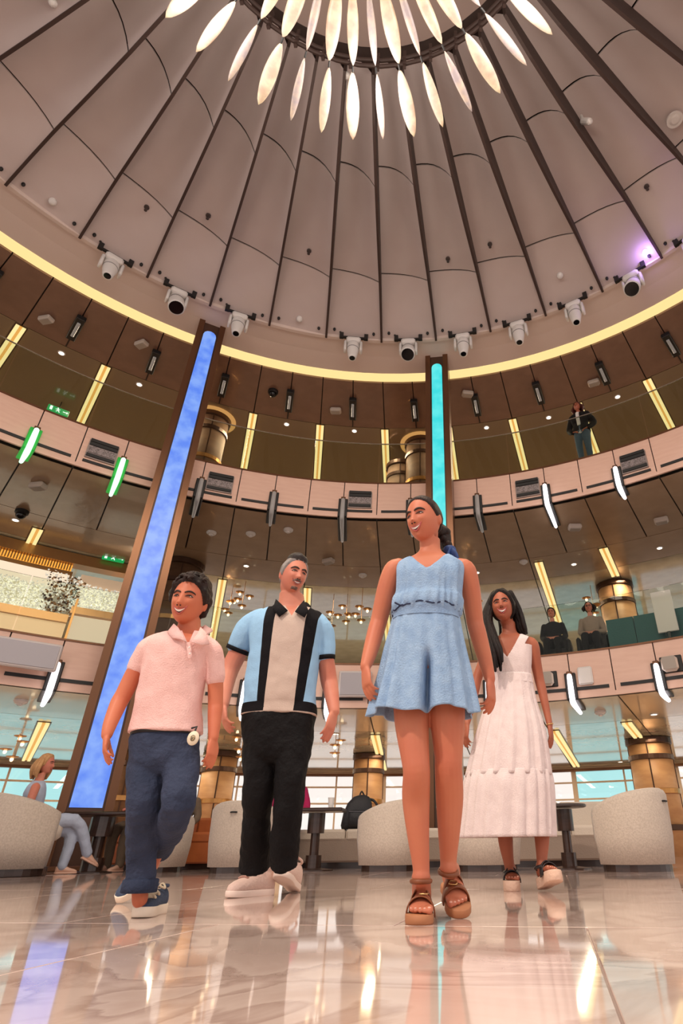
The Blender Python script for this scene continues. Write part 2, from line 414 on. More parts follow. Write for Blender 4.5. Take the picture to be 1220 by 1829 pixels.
# ---- LED columns
def led_column(t, wb, wt, col, name, lab, off):
    o = empty('led_column', cyl(8.75, t, 0), -rad(t), label=lab, cat='column')
    # local: +Y outward from the axis, x tangential
    fr = MB(); ztop = 10.86
    for sx in (-1, 1):
        rings = []
        for z, w_ in ((0, wb), (ztop, wt)):
            a, b_ = sx * w_ / 2, sx * (w_ / 2 + .12)
            x0, x1 = min(a, b_), max(a, b_)
            rings.append([(x0, -.06, z), (x1, -.06, z), (x1, .62, z), (x0, .62, z)])
        fr.loft(rings)
    fr.obj('frame', M_bronze, o)
    bk = MB(); bk.loft([[(-w_ / 2, .0, z), (w_ / 2, .0, z), (w_ / 2, .6, z), (-w_ / 2, .6, z)] for z, w_ in ((0, wb), (ztop, wt))]); bk.obj('core', mat('column_core', srgb(84, 58, 44), .4, .3), o)
    led = MB(); F_ = []
    pts = []
    for z in np.linspace(.78, 10.42, 12):
        w_ = (wb + (wt - wb) * z / ztop) * .5 - .03; pts.append((w_, z))
    wl_ = pts[-1][0]
    for a in (30, 60, 85): pts.append((wl_ * math.cos(rad(a)), 10.42 + wl_ * math.sin(rad(a))))
    led.loft([[(-w_, -.02, z), (w_, -.02, z), (w_, .01, z), (-w_, .01, z)] for w_, z in pts])
    led.obj('led_screen', col, o)
    MB().bbox((0, .28, .03), (wb + .36, .74, .06), .01).obj('base', M_bronze, o)
def led_mat(name, c1, c2, s):
    mt = mat(name, (0, 0, 0, 1), .35); nt = mt.node_tree; b = nt.nodes['Principled BSDF']
    tc = nt.nodes.new('ShaderNodeTexCoord'); n = nt.nodes.new('ShaderNodeTexNoise'); n.inputs['Scale'].default_value = 3.5; n.inputs['Detail'].default_value = 5
    nt.links.new(tc.outputs['Object'], n.inputs['Vector'])
    r = nt.nodes.new('ShaderNodeValToRGB'); r.color_ramp.elements[0].position = .38; r.color_ramp.elements[1].position = .62
    r.color_ramp.elements[0].color = c1; r.color_ramp.elements[1].color = c2
    nt.links.new(n.outputs[0], r.inputs[0]); nt.links.new(r.outputs[0], b.inputs['Emission Color']); b.inputs['Emission Strength'].default_value = s
    return mt
led_column(th(-6) + 1.15, .50, .33, led_mat('led_blue', srgb(94, 138, 244), srgb(134, 172, 250), 1.0), 'b', 'tall bronze framed column with a blue lit LED strip', 0)
led_column(th(2) - .3, .34, .31, led_mat('led_cyan', srgb(58, 222, 226), srgb(96, 236, 236), 1.0), 'c', 'tall bronze framed column with a turquoise lit LED strip', 0)

# ---- gold clad round columns behind the balustrades
M_gold_dim = mat('dimmed_cladding', srgb(112, 82, 60), .7, .0, spec=.2, noise=(2.2, srgb(92, 66, 48), .8, 3, (1, 1, 3)))  # column cladding with dim lighting put into its darker colour
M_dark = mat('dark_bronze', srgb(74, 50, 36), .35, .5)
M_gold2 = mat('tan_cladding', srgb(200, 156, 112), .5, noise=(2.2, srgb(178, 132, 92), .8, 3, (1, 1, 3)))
def gold_column(r, t, z0, z1, lab, R_=.46, bands=3):
    c = cyl(r, t, z0); h = z1 - z0
    o = empty('clad_column', c, -rad(t), label=lab, cat='column')
    MB().lathe([(R_, 0), (R_, h)], 28).obj('shaft', M_gold_dim if z0 > 7 or t < -25 else M_gold2, o, True)
    for i in range(bands):
        z = h * (i + .75) / (bands + .35)
        MB().lathe([(R_ + .01, z - .06), (R_ + .035, z - .05), (R_ + .035, z + .05), (R_ + .01, z + .06)], 28).obj('band', M_brass if i % 2 else M_dark, o)
    MB().lathe([(R_ + .02, h - .16), (R_ + .05, h - .14), (R_ + .05, h - .02), (R_ + .02, h)], 28).obj('capital_ring', M_dark, o)
    for a in (0, 90, 180, 270):
        MB().box((math.cos(rad(a)) * R_, math.sin(rad(a)) * R_, h / 2), (.03, .03, h - .02)).obj('joint_strip', M_dark, o)
    return o
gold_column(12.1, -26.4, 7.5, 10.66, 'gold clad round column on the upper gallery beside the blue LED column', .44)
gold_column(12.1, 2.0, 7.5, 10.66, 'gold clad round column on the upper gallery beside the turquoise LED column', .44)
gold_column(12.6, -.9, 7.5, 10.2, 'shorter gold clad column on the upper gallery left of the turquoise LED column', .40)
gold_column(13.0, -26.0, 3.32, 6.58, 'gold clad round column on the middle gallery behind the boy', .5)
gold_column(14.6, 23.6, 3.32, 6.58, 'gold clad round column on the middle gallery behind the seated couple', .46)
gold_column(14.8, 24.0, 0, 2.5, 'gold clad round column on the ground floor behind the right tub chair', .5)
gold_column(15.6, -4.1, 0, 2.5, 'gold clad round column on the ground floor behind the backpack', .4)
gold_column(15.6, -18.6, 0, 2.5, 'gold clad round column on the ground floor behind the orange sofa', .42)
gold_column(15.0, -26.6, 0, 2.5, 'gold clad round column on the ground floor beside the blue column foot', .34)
# glowing rings that paint the soft halo of light round the two upper columns
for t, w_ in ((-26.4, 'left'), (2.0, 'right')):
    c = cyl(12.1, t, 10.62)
    tag(MB().lathe([(.50, 0), (.62, 0), (.62, .03), (.50, .03)], 32, cap=False).obj('ceiling_halo_ring', glow('amber_halo', (1, .5, .15, 1), .55), loc=c),
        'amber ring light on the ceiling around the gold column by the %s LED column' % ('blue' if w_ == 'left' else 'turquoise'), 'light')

# ---- radial linear lights on the gallery ceilings
def bar_light(t, r0, r1, z, lab, grp, wid=.2):
    o = empty('linear_ceiling_light', (AX, AY, z), -rad(t), label=lab, cat='light', group=grp)
    L = r1 - r0; m_ = (r0 + r1) / 2
    for sx in (-1, 1): MB().box((sx * wid * .33, m_, -.02), (wid * .36, L, .05)).obj('light_strip', G_warm, o)
    MB().box((0, m_, -.005), (wid * .3, L, .03)).obj('core', G_warm2, o)
    MB().box((0, m_, .015), (wid * 1.3, L + .06, .03)).obj('tray', M_dark, o)
for k in range(-12, 11, 2):
    if k == -6: continue
    bar_light(th(k), 11.4, 16.0, 10.65, 'double golden strip light on upper gallery ceiling', 'upper gallery strip lights')
for t, a, b_ in ((-40.3, 12.7, 13.65), (-21.5, 13.6, 19.5), (-11.9, 13.6, 19.5), (16.4, 12.3, 19.0), (24.2, 12.1, 13.9), (-2.8, 14.0, 19.5), (7.5, 14.0, 19.5)):
    bar_light(t, a, b_, 6.57, 'golden strip light running across the middle gallery ceiling', 'middle gallery strip lights')
for t, a, b_ in ((-3.0, 12.4, 19.0), (15.9, 12.6, 19.5), (23.4, 12.2, 14.2), (24.2, 16.5, 19.8), (-12.3, 12.6, 19), (-21.5, 12.6, 19), (-34.5, 12.6, 19)):
    bar_light(t, a, b_, 2.49, 'golden strip light on the ground floor ceiling', 'ground floor strip lights')

# ---- dark slot lamps on the upper gallery ceiling
M_lglass = mat('lamp_glass_grey', srgb(120, 114, 112), .15, emit=(1, .9, .8, 1), es=.12)
for k in range(-13, 11, 2):
    o = empty('slot_lamp', (AX, AY, 10.66), -rad(th(k)), label='black slot lamp on the upper gallery ceiling', cat='lamp', group='upper gallery slot lamps')
    MB().bbox((0, 10.5, -.062), (.19, .84, .12), .015).obj('housing', M_black, o)
    MB().bbox((0, 10.48, -.13), (.07, .52, .05), .01).obj('glass', M_lglass, o)
    MB().box((0, 11.1, -.008), (.03, .45, .012)).obj('seam_bar', M_seam, o)

# ---- bent wall lamps hugging the foot of each parapet
M_boff = mat('lamp_glass_off', srgb(150, 146, 142), .15, emit=(1, .95, .9, 1), es=.06)
G_white = glow('lamp_white', (1, .92, .96, 1), 3.0)
G_green = glow('lamp_green', (.55, 1, .65, 1), 1.8)
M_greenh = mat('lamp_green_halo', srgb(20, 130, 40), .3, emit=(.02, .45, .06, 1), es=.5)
def sconce(k, z, length, state, lab, grp):
    o = empty('bent_wall_lamp', (AX, AY, z), -rad(th(k)), label=lab, cat='lamp', group=grp)
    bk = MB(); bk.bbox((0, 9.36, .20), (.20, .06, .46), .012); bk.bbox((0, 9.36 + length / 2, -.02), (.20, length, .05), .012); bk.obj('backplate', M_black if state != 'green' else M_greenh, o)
    g = MB(); pts = [(0, 9.28, .36), (0, 9.28, .12), (0, 9.30, -.03), (0, 9.42, -.10), (0, 9.36 + length * .9, -.10)]
    g.tube(pts, [.045, .05, .05, .05, .035], 10, sub=4); g.obj('tube', {'off': M_boff, 'white': G_white, 'green': G_green}[state], o, True)
    MB().bbox((0, 9.31, .40), (.10, .08, .09), .01).obj('cap', M_bronze, o)
LEN = {-9: .45, -7: .7, -5: .8, -3: .6, -1: 1.15, 1: .8, 3: .8, 5: 1.1, 7: .45, 9: .6}
for k in range(-9, 10, 2):
    st = 'green' if k <= -7 else ('white' if k >= 5 else 'off')
    sconce(k, 6.58, LEN[k], st, {'green': 'bent wall lamp glowing green on the upper parapet', 'white': 'bent wall lamp glowing white on the upper parapet', 'off': 'unlit bent wall lamp on the upper parapet'}[st], 'wall lamps on the upper parapet')
for k in range(-9, 10, 2):
    sconce(k, 2.50, 1.0 if k != 7 else .6, 'white', 'bent wall lamp glowing white on the lower parapet', 'wall lamps on the lower parapet')
# ================================================================== chandelier of leaf shaped pods
def pod_mat(name, lo, hi, s):
    mt = mat(name, srgb(170, 158, 160), .4); nt = mt.node_tree; b = nt.nodes['Principled BSDF']
    tc = nt.nodes.new('ShaderNodeTexCoord'); oi = nt.nodes.new('ShaderNodeObjectInfo'); ad = nt.nodes.new('ShaderNodeVectorMath'); ad.operation = 'ADD'
    nt.links.new(tc.outputs['Object'], ad.inputs[0]); nt.links.new(oi.outputs['Random'], ad.inputs[1])
    n = nt.nodes.new('ShaderNodeTexNoise'); n.inputs['Scale'].default_value = 6; n.inputs['Detail'].default_value = 3; nt.links.new(ad.outputs[0], n.inputs['Vector'])
    r = nt.nodes.new('ShaderNodeValToRGB'); r.color_ramp.elements[0].position = .36; r.color_ramp.elements[1].position = .66
    r.color_ramp.elements[0].color = lo; r.color_ramp.elements[1].color = hi
    nt.links.new(n.outputs[0], r.inputs[0]); nt.links.new(r.outputs[0], b.inputs['Emission Color']); b.inputs['Emission Strength'].default_value = s
    return mt
P_lit = pod_mat('pod_lit', srgb(210, 160, 96), srgb(255, 232, 172), .72)
P_dim = pod_mat('pod_dim', srgb(120, 108, 108), srgb(214, 180, 130), .75)
def podmesh(L, w, h, mt):
    rings = []
    for i in range(15):
        s = i / 14; q = max(math.sin(math.pi * s), .0) ** .62 * (1 + .12 * (s - .5)) + .012
        rings.append([(w * q * math.cos(2 * math.pi * j / 12), -L / 2 + L * s, h * q * math.sin(2 * math.pi * j / 12)) for j in range(12)])
    return MB().loft(rings).mesh('pod', mt, True)
ch = empty('pod_chandelier', (AX, AY, 9.45), 0, label='starburst chandelier of glowing leaf shaped glass pods hanging under the dome', cat='chandelier')
fat = podmesh(.88, .095, .05, P_lit); thin = podmesh(.84, .055, .045, P_dim); med = podmesh(.86, .075, .05, P_lit)
rodm = MB().tube([(0, -.03, 0), (0, .03, 0)], .014, 6).mesh('link', M_black)
sq = [0, 1, 0, 2, 1, 0, 1, 2]
for i in range(40):
    t = -7.2 + 9.0 * i
    for j, (rc, z) in enumerate(((2.5, .0), (1.58, .05))):
        me = (fat, thin, med)[sq[(i + 3 * j) % 8]]
        tt = rad(t); sc = 1.0 if j == 0 else 1.0
        place('pod', me, ch, (rc * math.sin(tt), rc * math.cos(tt), z), (rad(-3), rad(14 if i % 2 else -10), -tt))
        place('link', rodm, ch, ((rc - .455) * math.sin(tt), (rc - .455) * math.cos(tt), z + .02), (0, 0, -tt))
hub = MB(); hub.lathe([(1.1, -.05), (1.12, .0), (1.1, .1), (1.0, .1), (1.0, -.05)], 40, cap=False); hub.obj('hub_ring', M_brass, ch)
st = MB()
for i in range(8):
    a = rad(45 * i); st.tube([(1.05 * math.cos(a), 1.05 * math.sin(a), .08), (1.6 * math.cos(a), 1.6 * math.sin(a), 2.7)], .012, 6)
for i in range(0, 40, 2):
    tt = rad(-7.2 + 9 * i); st.tube([(1.1 * math.sin(tt), 1.1 * math.cos(tt), .08), (2.1 * math.sin(tt), 2.1 * math.cos(tt), .04)], .008, 5)
st.obj('suspension_rods', M_dark, ch)

# ================================================================== moving head stage lights on the dome rim
def moving_head(t, tilt, yaw, big, lab):
    o = empty('moving_head_light', cyl(8.12, t, 10.74), -rad(t), label=lab, cat='stage light', group='moving head lights around the dome rim')
    # local: x tangential, y outward, z up
    MB().box((0, -.04, .0), (.62, .05, .05)).obj('mounting_bar', M_black, o)
    for sx in (-1, 1):
        c = MB(); c.box((sx * .29, -.04, .05), (.09, .07, .16)); c.tube([(sx * .29, -.04, .1), (sx * .33, -.04, .16), (sx * .29, -.04, .22)], .025, 6); c.obj('clamp', M_black, o)
    MB().bbox((0, 0, -.09), (.34, .26, .15), .04).obj('base', M_white, o, True)
    for sx in (-1, 1):
        MB().bbox((sx * .185, 0, -.27), (.06, .18, .30), .025).obj('yoke_arm', M_white, o, True)
    R = Matrix.Rotation(rad(yaw), 3, 'Z') @ Matrix.Rotation(rad(tilt), 3, 'X')
    R = np.array(R)
    w = .16 if big else .135; L = .46
    def P(prof, n=20):
        return [[R @ np.array((r * math.cos(2 * math.pi * i / n), r * math.sin(2 * math.pi * i / n), z)) + np.array((0, 0, -.30)) for i in range(n)] for r, z in prof]
    b = MB(); b.loft(P([(.07, .17), (.13, .13), (.15, .05), (w, -.10), (w * (1.05 if big else .72), -.30), (w * (1.05 if big else .68), -.34)])); b.obj('head', M_white, o, True)
    MB().loft(P([(w * (.92 if big else .50), -.335), (w * (.9 if big else .48), -.35)])).obj('lens', mat('lens_black', srgb(14, 14, 18), .08), o)
    MB().loft(P([(w * 1.03, -.02), (w * 1.06, -.04), (w * 1.03, -.06)])).obj('trim_ring', mat('grey_plastic', srgb(150, 146, 144), .5), o)
for k, tl, yw, big in ((-9, -12, 0, 0), (-7, -22, 14, 1), (-5, -8, 0, 0), (-1, -4, 0, 0), (1, -26, 0, 1), (3, -6, 0, 0), (5, -4, -4, 0), (7, -6, 0, 0), (9, -30, -8, 1), (11, -10, 0, 0)):
    moving_head(th(k), tl, yw, big, 'moving head stage light with wide dark lens' if big else 'white moving head stage light with narrow snout')
# small fittings on the dome
def dome_pt(x, y, r0):
    lo, hi = 10.5, 12.5
    for _ in range(40):
        z = (lo + hi) / 2; p = onz(x, y, z); r = math.hypot(p[0] - AX, p[1] - AY)
        if zb(r) - dd(r) * .3 > z: lo = z
        else: hi = z
    return p
for x, y, kind in ((95, 358, 'b'), (262, 370, 's'), (372, 385, 's'), (535, 568, 'b'), (800, 462, 's'), (1000, 490, 'b'), (875, 436, 's'), (1155, 333, 's'), (1205, 213, 'r'), (552, 448, 's'), (105, 5, 'p'), (1040, 212, 'p'), (617, 132, 'p')):
    p = dome_pt(x, y, 6); o = MB()
    if kind == 'b': o.ell((0, 0, -.03), (.07, .07, .08)); nm, lab, ct = 'smoke_detector', 'white round detector on a lower dome panel', 'detector'
    elif kind == 's': o.lathe([(.05, .02), (.05, -.01), (.015, -.02), (.015, -.08), (.03, -.085), (.03, -.10)], 10); nm, lab, ct = 'sprinkler', 'small dark sprinkler head on a dome panel', 'sprinkler'
    elif kind == 'r': o.lathe([(.14, .02), (.14, -.02), (.10, -.02), (.10, -.01), (.06, -.03)], 20); nm, lab, ct = 'ceiling_speaker', 'round recessed speaker in a dome panel', 'speaker'
    else: o.tube([(0, 0, .1), (0, -.02, -.12)], .03, 8); o.tube([(0, -.02, -.12), (.06, -.1, -.30)], .06, 10); nm, lab, ct = 'small_spotlight', 'small white tube spotlight pointing down from the dome', 'spotlight'
    ob = o.obj(nm, M_white if kind != 's' else mat('sprinkler_grey', srgb(70, 60, 58), .4), loc=tuple(p)); tag(ob, lab, ct, 'small fittings on the dome panels')
p = dome_pt(1152, 447, 7.6); tag(MB().ell((0, 0, -.05), (.06, .06, .05)).obj('violet_lamp', glow('violet', (.55, .35, 1, 1), 6), loc=tuple(p)), 'small lamp glowing violet near the dome rim', 'lamp')
l = bpy.data.lights.new('violet_glow', 'POINT'); l.energy = 9; l.color = (.5, .3, 1); l.shadow_soft_size = .06; lo_ = bpy.data.objects.new('violet_glow', l); COL.objects.link(lo_); lo_.location = (p[0], p[1], p[2] - .2)

# ================================================================== ceiling fittings of the galleries
G_dot = glow('downlight', (1, .88, .7, 1), 7)
def fit(x, y, z, kind):
    p = onz(x, y, z); o = MB()
    lev = {10.66: 'upper', 6.58: 'middle', 2.5: 'ground floor'}[z]
    if kind == 'd':
        e = empty('downlight', tuple(p), 0, label='small round downlight in the %s gallery ceiling' % lev, cat='light', group='gallery downlights')
        MB().lathe([(.085, .0), (.085, -.015), (.06, -.015), (.06, 0)], 16, cap=False).obj('rim', M_white, e); MB().lathe([(.06, -.004), (.055, -.012)], 14).obj('lens', G_dot, e)
    elif kind == 's':
        e = empty('ceiling_speaker', tuple(p), random.uniform(-.5, .5), label='pale grey box speaker on the %s gallery ceiling' % lev, cat='speaker', group='gallery ceiling speakers')
        MB().bbox((0, 0, -.06), (.30, .2, .12), .03).obj('body', mat('pale_grey', srgb(200, 188, 176), .5), e); MB().bbox((0, -.0, -.125), (.24, .15, .02), .005).obj('grille', mat('pale_grille', srgb(170, 160, 150), .6), e)
        MB().bbox((0, .06, .0), (.12, .06, .1), .01).obj('bracket', mat('pale_grey', srgb(200, 188, 176), .5), e)
    elif kind == 'c':
        e = empty('dome_camera', tuple(p), 0, label='dark security camera on the %s gallery ceiling' % lev, cat='camera', group='gallery security cameras')
        MB().lathe([(.13, 0), (.13, -.06), (.11, -.08)], 16).obj('mount', M_black, e); MB().ell((0, 0, -.1), (.10, .10, .10)).obj('dome_glass', mat('smoked_glass', srgb(18, 18, 20), .05), e, True)
    else:
        e = empty('smoke_detector', tuple(p), 0, label='white smoke detector on the %s gallery ceiling' % lev, cat='detector', group='gallery smoke detectors')
        MB().lathe([(.11, 0), (.11, -.03), (.08, -.06)], 16).obj('base', M_white, e); MB().lathe([(.05, -.05), (.04, -.09)], 12).obj('sensor', M_white, e)
for x, y, k in ((110, 630, 'd'), (249, 686, 'd'), (512, 757, 'd'), (633, 769, 'd'), (869, 763, 'd'), (980, 745, 'd'), (1103, 708, 'd'), (84, 567, 's'), (254, 611, 's'), (488, 698, 'c'), (835, 700, 's'), (1060, 680, 's'), (600, 730, 's')): fit(x, y, 10.66, k)
for x, y, k in ((70, 863, 's'), (40, 912, 'c'), (28, 928, 'd'), (440, 1010, 'd'), (587, 998, 's'), (515, 945, 'm'), (448, 952, 'm'), (1026, 937, 's'), (1180, 925, 's'), (1025, 1007, 'd'), (852, 1022, 'd'), (1178, 978, 'd'), (648, 1026, 'm'), (935, 1002, 'm'), (378, 950, 'm')): fit(x, y, 6.58, k)
for x, y, k in ((1072, 1270, 'm'), (38, 1250, 'm'), (1168, 1275, 'd'), (1108, 1360, 'd'), (600, 1310, 'd')): fit(x, y, 2.5, k)

# ================================================================== boards and boxes on the lower parapet
def board(k_t, w, z0, z1, r, lab, nm='display_panel'):
    o = empty(nm, (AX, AY, 0), -rad(k_t), label=lab, cat='panel')
    MB().bbox((0, r, (z0 + z1) / 2), (w, .09, z1 - z0), .02).obj('frame', mat('panel_frame', srgb(214, 206, 204), .4), o)
    MB().bbox((0, r - .05, (z0 + z1) / 2), (w - .08, .02, z1 - z0 - .07), .004).obj('screen', mat('panel_face', srgb(178, 174, 180), .25), o)
board(-38.4, .96, 2.70, 3.13, 9.12, 'pale grey framed panel on the lower parapet left of the blue LED column')
board(-4.6, .62, 2.66, 3.14, 9.30, 'pale grey framed panel on the lower parapet between the man and the girl')
def wallbox(t, z, w, h, deep, lab, white):
    o = empty('wall_speaker', (AX, AY, 0), -rad(t), label=lab, cat='speaker')
    MB().bbox((0, 9.39 - deep / 2, z), (w, deep, h), .05).obj('body', M_white if white else mat('box_cream', srgb(206, 190, 176), .5), o)
    if not white: MB().bbox((.02, 9.375, z), (w + .09, .04, h + .02), .01).obj('backplate', M_black, o); MB().bbox((0, 9.385 - deep, z), (w * .8, .01, h * .8), .004).obj('grille', mat('pale_grille', srgb(170, 160, 150), .6), o)
wallbox(21.7, 2.86, .26, .32, .06, 'white rounded square cover on the lower parapet below the seated couple', True)
wallbox(30.6, 2.87, .27, .26, .14, 'cream box speaker with a dark backplate on the lower parapet at the right', False)
wallbox(17.5, 2.86, .24, .26, .14, 'cream box speaker with a dark backplate beside the white dress', False)
wallbox(-26.5, 2.86, .24, .32, .06, 'white rounded cover on the lower parapet behind the boy', True)
# green escape signs
for x, y, R_ in ((203, 996, 13.4), (104, 733, 13.6)):
    d = ray(x, y)
    o_ = CAM[:2] - np.array((AX, AY)); a = d[:2] @ d[:2]; b_ = o_ @ d[:2]; c_ = o_ @ o_ - R_ * R_; tt = (-b_ + math.sqrt(b_ * b_ - a * c_)) / a; p = CAM + d * tt
    e = empty('escape_sign', tuple(p), math.atan2(-(p[0] - AX), p[1] - AY), label='green lit escape sign hanging from the %s gallery ceiling' % ('middle' if R_ < 13.5 else 'upper'), cat='sign')
    MB().bbox((0, 0, 0), (.50, .05, .18), .01).obj('panel', glow('escape_green', (.01, .42, .10, 1), .8), e)
    g = MB(); gw = glow('escape_white', (.8, 1, .85, 1), 1.4)
    g.ell((-.02, -.03, .055), (.018, .006, .018), n=8, m_=6); g.tube([(-.02, -.03, .035), (0, -.03, -.01)], .014, 6); g.tube([(0, -.03, -.01), (.03, -.03, -.06)], .01, 6); g.tube([(0, -.03, -.01), (-.04, -.03, -.05)], .01, 6); g.tube([(-.06, -.03, .01), (.03, -.03, .02)], .009, 6); g.obj('running_figure', gw, e)
    a_ = MB(); a_.box((.15, -.03, 0), (.09, .008, .02)); a_.add([(.19, -.032, .04), (.19, -.032, -.04), (.235, -.032, 0)], [(0, 1, 2)]); a_.box((-.17, -.03, 0), (.06, .008, .12)); a_.obj('arrow_and_door', gw, e)
    MB().tube([(0, 0, .09), (0, 0, .9 if R_ > 13.5 else .45)], .012, 6).obj('hanger', M_black, e)

# ================================================================== glittering bar canopy on the middle gallery, left
bar = empty('bar_canopy', AXIS, 0, label='golden bar canopy with a glittering mosaic band on the middle gallery', cat='canopy')
M_goldm = mat('polished_gold', srgb(178, 134, 84), .25, .5)
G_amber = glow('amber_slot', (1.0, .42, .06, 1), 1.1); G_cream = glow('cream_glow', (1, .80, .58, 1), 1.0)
hd = MB(); hd.sector(13.55, 13.9, 6.30, 6.56, -56, -30.5, 20); hd.obj('header', M_goldm, bar)
hd = MB(); hd.sector(13.7, 13.9, 6.12, 6.30, -44.5, -36.2, 8); hd.obj('ribbed_slot', G_amber, bar)
rb = MB()
for i in range(34): t = -44.4 + i * 8.2 / 34; rb.sector(13.64, 13.72, 6.14, 6.29, t, t + .11, 1)
rb.obj('slot_ribs', M_goldm, bar)
MB().sector(13.66, 13.9, 6.0, 6.12, -44.3, -36.0, 8).obj('shelf_edge', M_goldm, bar)
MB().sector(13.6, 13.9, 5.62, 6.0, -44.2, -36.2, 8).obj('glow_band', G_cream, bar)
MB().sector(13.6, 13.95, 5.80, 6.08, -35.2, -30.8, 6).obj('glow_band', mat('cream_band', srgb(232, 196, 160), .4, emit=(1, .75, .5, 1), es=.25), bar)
mo = MB(); mo2 = MB(); mo3 = MB()
def chips(mb, n, t0, t1, z0, z1, r, jit):
    for _ in range(n):
        t, z = random.uniform(t0, t1), random.uniform(z0, z1); s = random.uniform(.018, .042)
        c = np.array((r * math.sin(rad(t)), r * math.cos(rad(t)), z)) + rng.normal(0, .03, 3)
        a, b_ = rng.normal(0, 1, 3), rng.normal(0, 1, 3); rd = np.array((math.sin(rad(t)), math.cos(rad(t)), 0))
        nn = -rd + rng.normal(0, jit, 3); nn /= np.linalg.norm(nn); u = np.cross(nn, a); u /= np.linalg.norm(u); v = np.cross(nn, u)
        mb.add([c + u * s, c + v * s, c - u * s, c - v * s, c + nn * s * .3], [(0, 1, 4), (1, 2, 4), (2, 3, 4), (3, 0, 4), (3, 2, 1, 0)])
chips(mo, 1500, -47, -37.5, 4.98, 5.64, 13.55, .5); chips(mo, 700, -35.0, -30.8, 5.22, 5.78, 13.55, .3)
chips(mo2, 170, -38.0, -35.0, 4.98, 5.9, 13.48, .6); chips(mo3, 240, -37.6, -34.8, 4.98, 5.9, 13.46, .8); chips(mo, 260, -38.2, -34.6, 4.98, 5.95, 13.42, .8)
for q, mt in ((mo, mat('mosaic_silver_glow', srgb(226, 224, 205), .15, .55, emit=(1, .93, .80, 1), es=.5)), (mo2, M_dark), (mo3, M_goldm)):  # glitter of the silver chips is put in as emission
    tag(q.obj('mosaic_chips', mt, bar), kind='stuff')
MB().sector(13.6, 13.95, 5.15, 5.75, -35.1, -30.7, 6).obj('mosaic_backing', mat('mosaic_back_glow', srgb(206, 200, 176), .4, emit=(1, .9, .7, 1), es=.15), bar)  # backing brightened by emission too, not a lamp
MB().sector(13.62, 13.95, 4.9, 5.64, -47.5, -35.5, 10).obj('mosaic_backing', mat('mosaic_back_glow', srgb(206, 200, 176), .4), bar)
MB().sector(13.2, 13.9, 4.74, 4.92, -56, -35.2, 16).obj('gold_ledge', M_goldm, bar)
MB().sector(13.2, 13.9, 4.98, 5.14, -35.2, -30.4, 6).obj('gold_ledge', M_goldm, bar)
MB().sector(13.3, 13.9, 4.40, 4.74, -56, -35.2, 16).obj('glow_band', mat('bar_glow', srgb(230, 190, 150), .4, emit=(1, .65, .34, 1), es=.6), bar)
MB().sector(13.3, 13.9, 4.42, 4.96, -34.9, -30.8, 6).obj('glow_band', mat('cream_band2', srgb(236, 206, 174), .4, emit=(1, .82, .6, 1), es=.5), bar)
MB().sector(13.4, 13.9, 3.32, 4.40, -56, -30.4, 18).obj('bar_front', M_goldm, bar)
MB().sector(13.1, 13.2, 3.33, 5.3, -35.0, -34.8, 1).obj('post', M_brass, bar)
# ---- pendant clusters
def pendant(x, y, Y, drop, lab, n=4):
    p = at(x, y, Y); e = empty('pendant_cluster', tuple(p), random.uniform(0, 3), label=lab, cat='pendant light', group='small pendant clusters in the galleries')
    MB().tube([(0, 0, 0), (0, 0, drop)], .008, 5).obj('stem', M_brass, e)
    for i in range(n):
        a = i * 2.4; q = (.16 * math.cos(a) * (i > 0), .16 * math.sin(a) * (i > 0), -.02 + .14 * i)
        MB().lathe([(.03, .0), (.11, .02), (.12, .035), (.02, .05)], 14, c=q).obj('disc_shade', M_brass, e); MB().ell((q[0], q[1], q[2] - .02), (.035, .035, .045), n=8, m_=6).obj('bulb', glow('pendant_bulb', (1, .8, .5, 1), 2.5), e)
for x, y, Y, dr in ((432, 1082, 14.5, .9), (408, 1095, 15.2, .8), (592, 1118, 14.5, .9), (618, 1110, 15.5, .9), (645, 1108, 14.0, .9), (845, 1092, 14.4, .8), (1062, 1095, 14.5, .8)):
    pendant(x, y, Y, dr, 'small brass disc pendant hanging over the middle gallery')
for x, y, Y, dr in ((598, 1345, 13.5, .4), (430, 1352, 14.0, .4), (22, 1352, 12.5, .45)):
    pendant(x, y, Y, dr, 'small brass disc pendant over ground floor seats')
# ================================================================== ground floor seating
M_fab = mat('tub_fabric', srgb(196, 182, 168), .85, noise=(60, srgb(178, 164, 150), .8, 2), bump=(90, .25), sheen=.2)
M_seat = mat('seat_fabric', srgb(214, 200, 184), .85, bump=(80, .2))
M_wood = mat('dark_walnut', srgb(58, 38, 30), .3, coat=.2, noise=(4, srgb(40, 26, 20), .7, 4, (1, 1, 8)))
M_leath = mat('orange_leather', srgb(176, 96, 48), .45, noise=(5, srgb(150, 76, 36), .6, 3))
M_cream = mat('cream_upholstery', srgb(206, 192, 176), .8, bump=(60, .2))
M_taupe = mat('taupe_upholstery', srgb(150, 132, 118), .8, bump=(60, .2))
def tub_shell(R0=.39, th_=.085, hb=.72, hf=.56):
    rings = []
    for i in range(41):
        a = rad(-128 + 256 * i / 40)            # 0 = back (-Y local)
        f = abs(i - 20) / 20; h = hb - (hb - hf) * (f ** 2.2); sx, sy = math.sin(a), -math.cos(a)
        ry = 1.0 if sy < 0 else 1.12
        def pt(r, z): return (r * sx, r * sy * ry, z)
        bul = .012 * math.sin(math.pi * min(f * 1.2, 1))
        rings.append([pt(R0 - .03, .06), pt(R0 + .0, .30), pt(R0 + bul, h - .05), pt(R0 - .012, h - .012), pt(R0 - th_ * .5, h), pt(R0 - th_ + .01, h - .014), pt(R0 - th_, h - .06), pt(R0 - th_, .30), pt(R0 - th_, .06)])
    return MB().loft(rings)
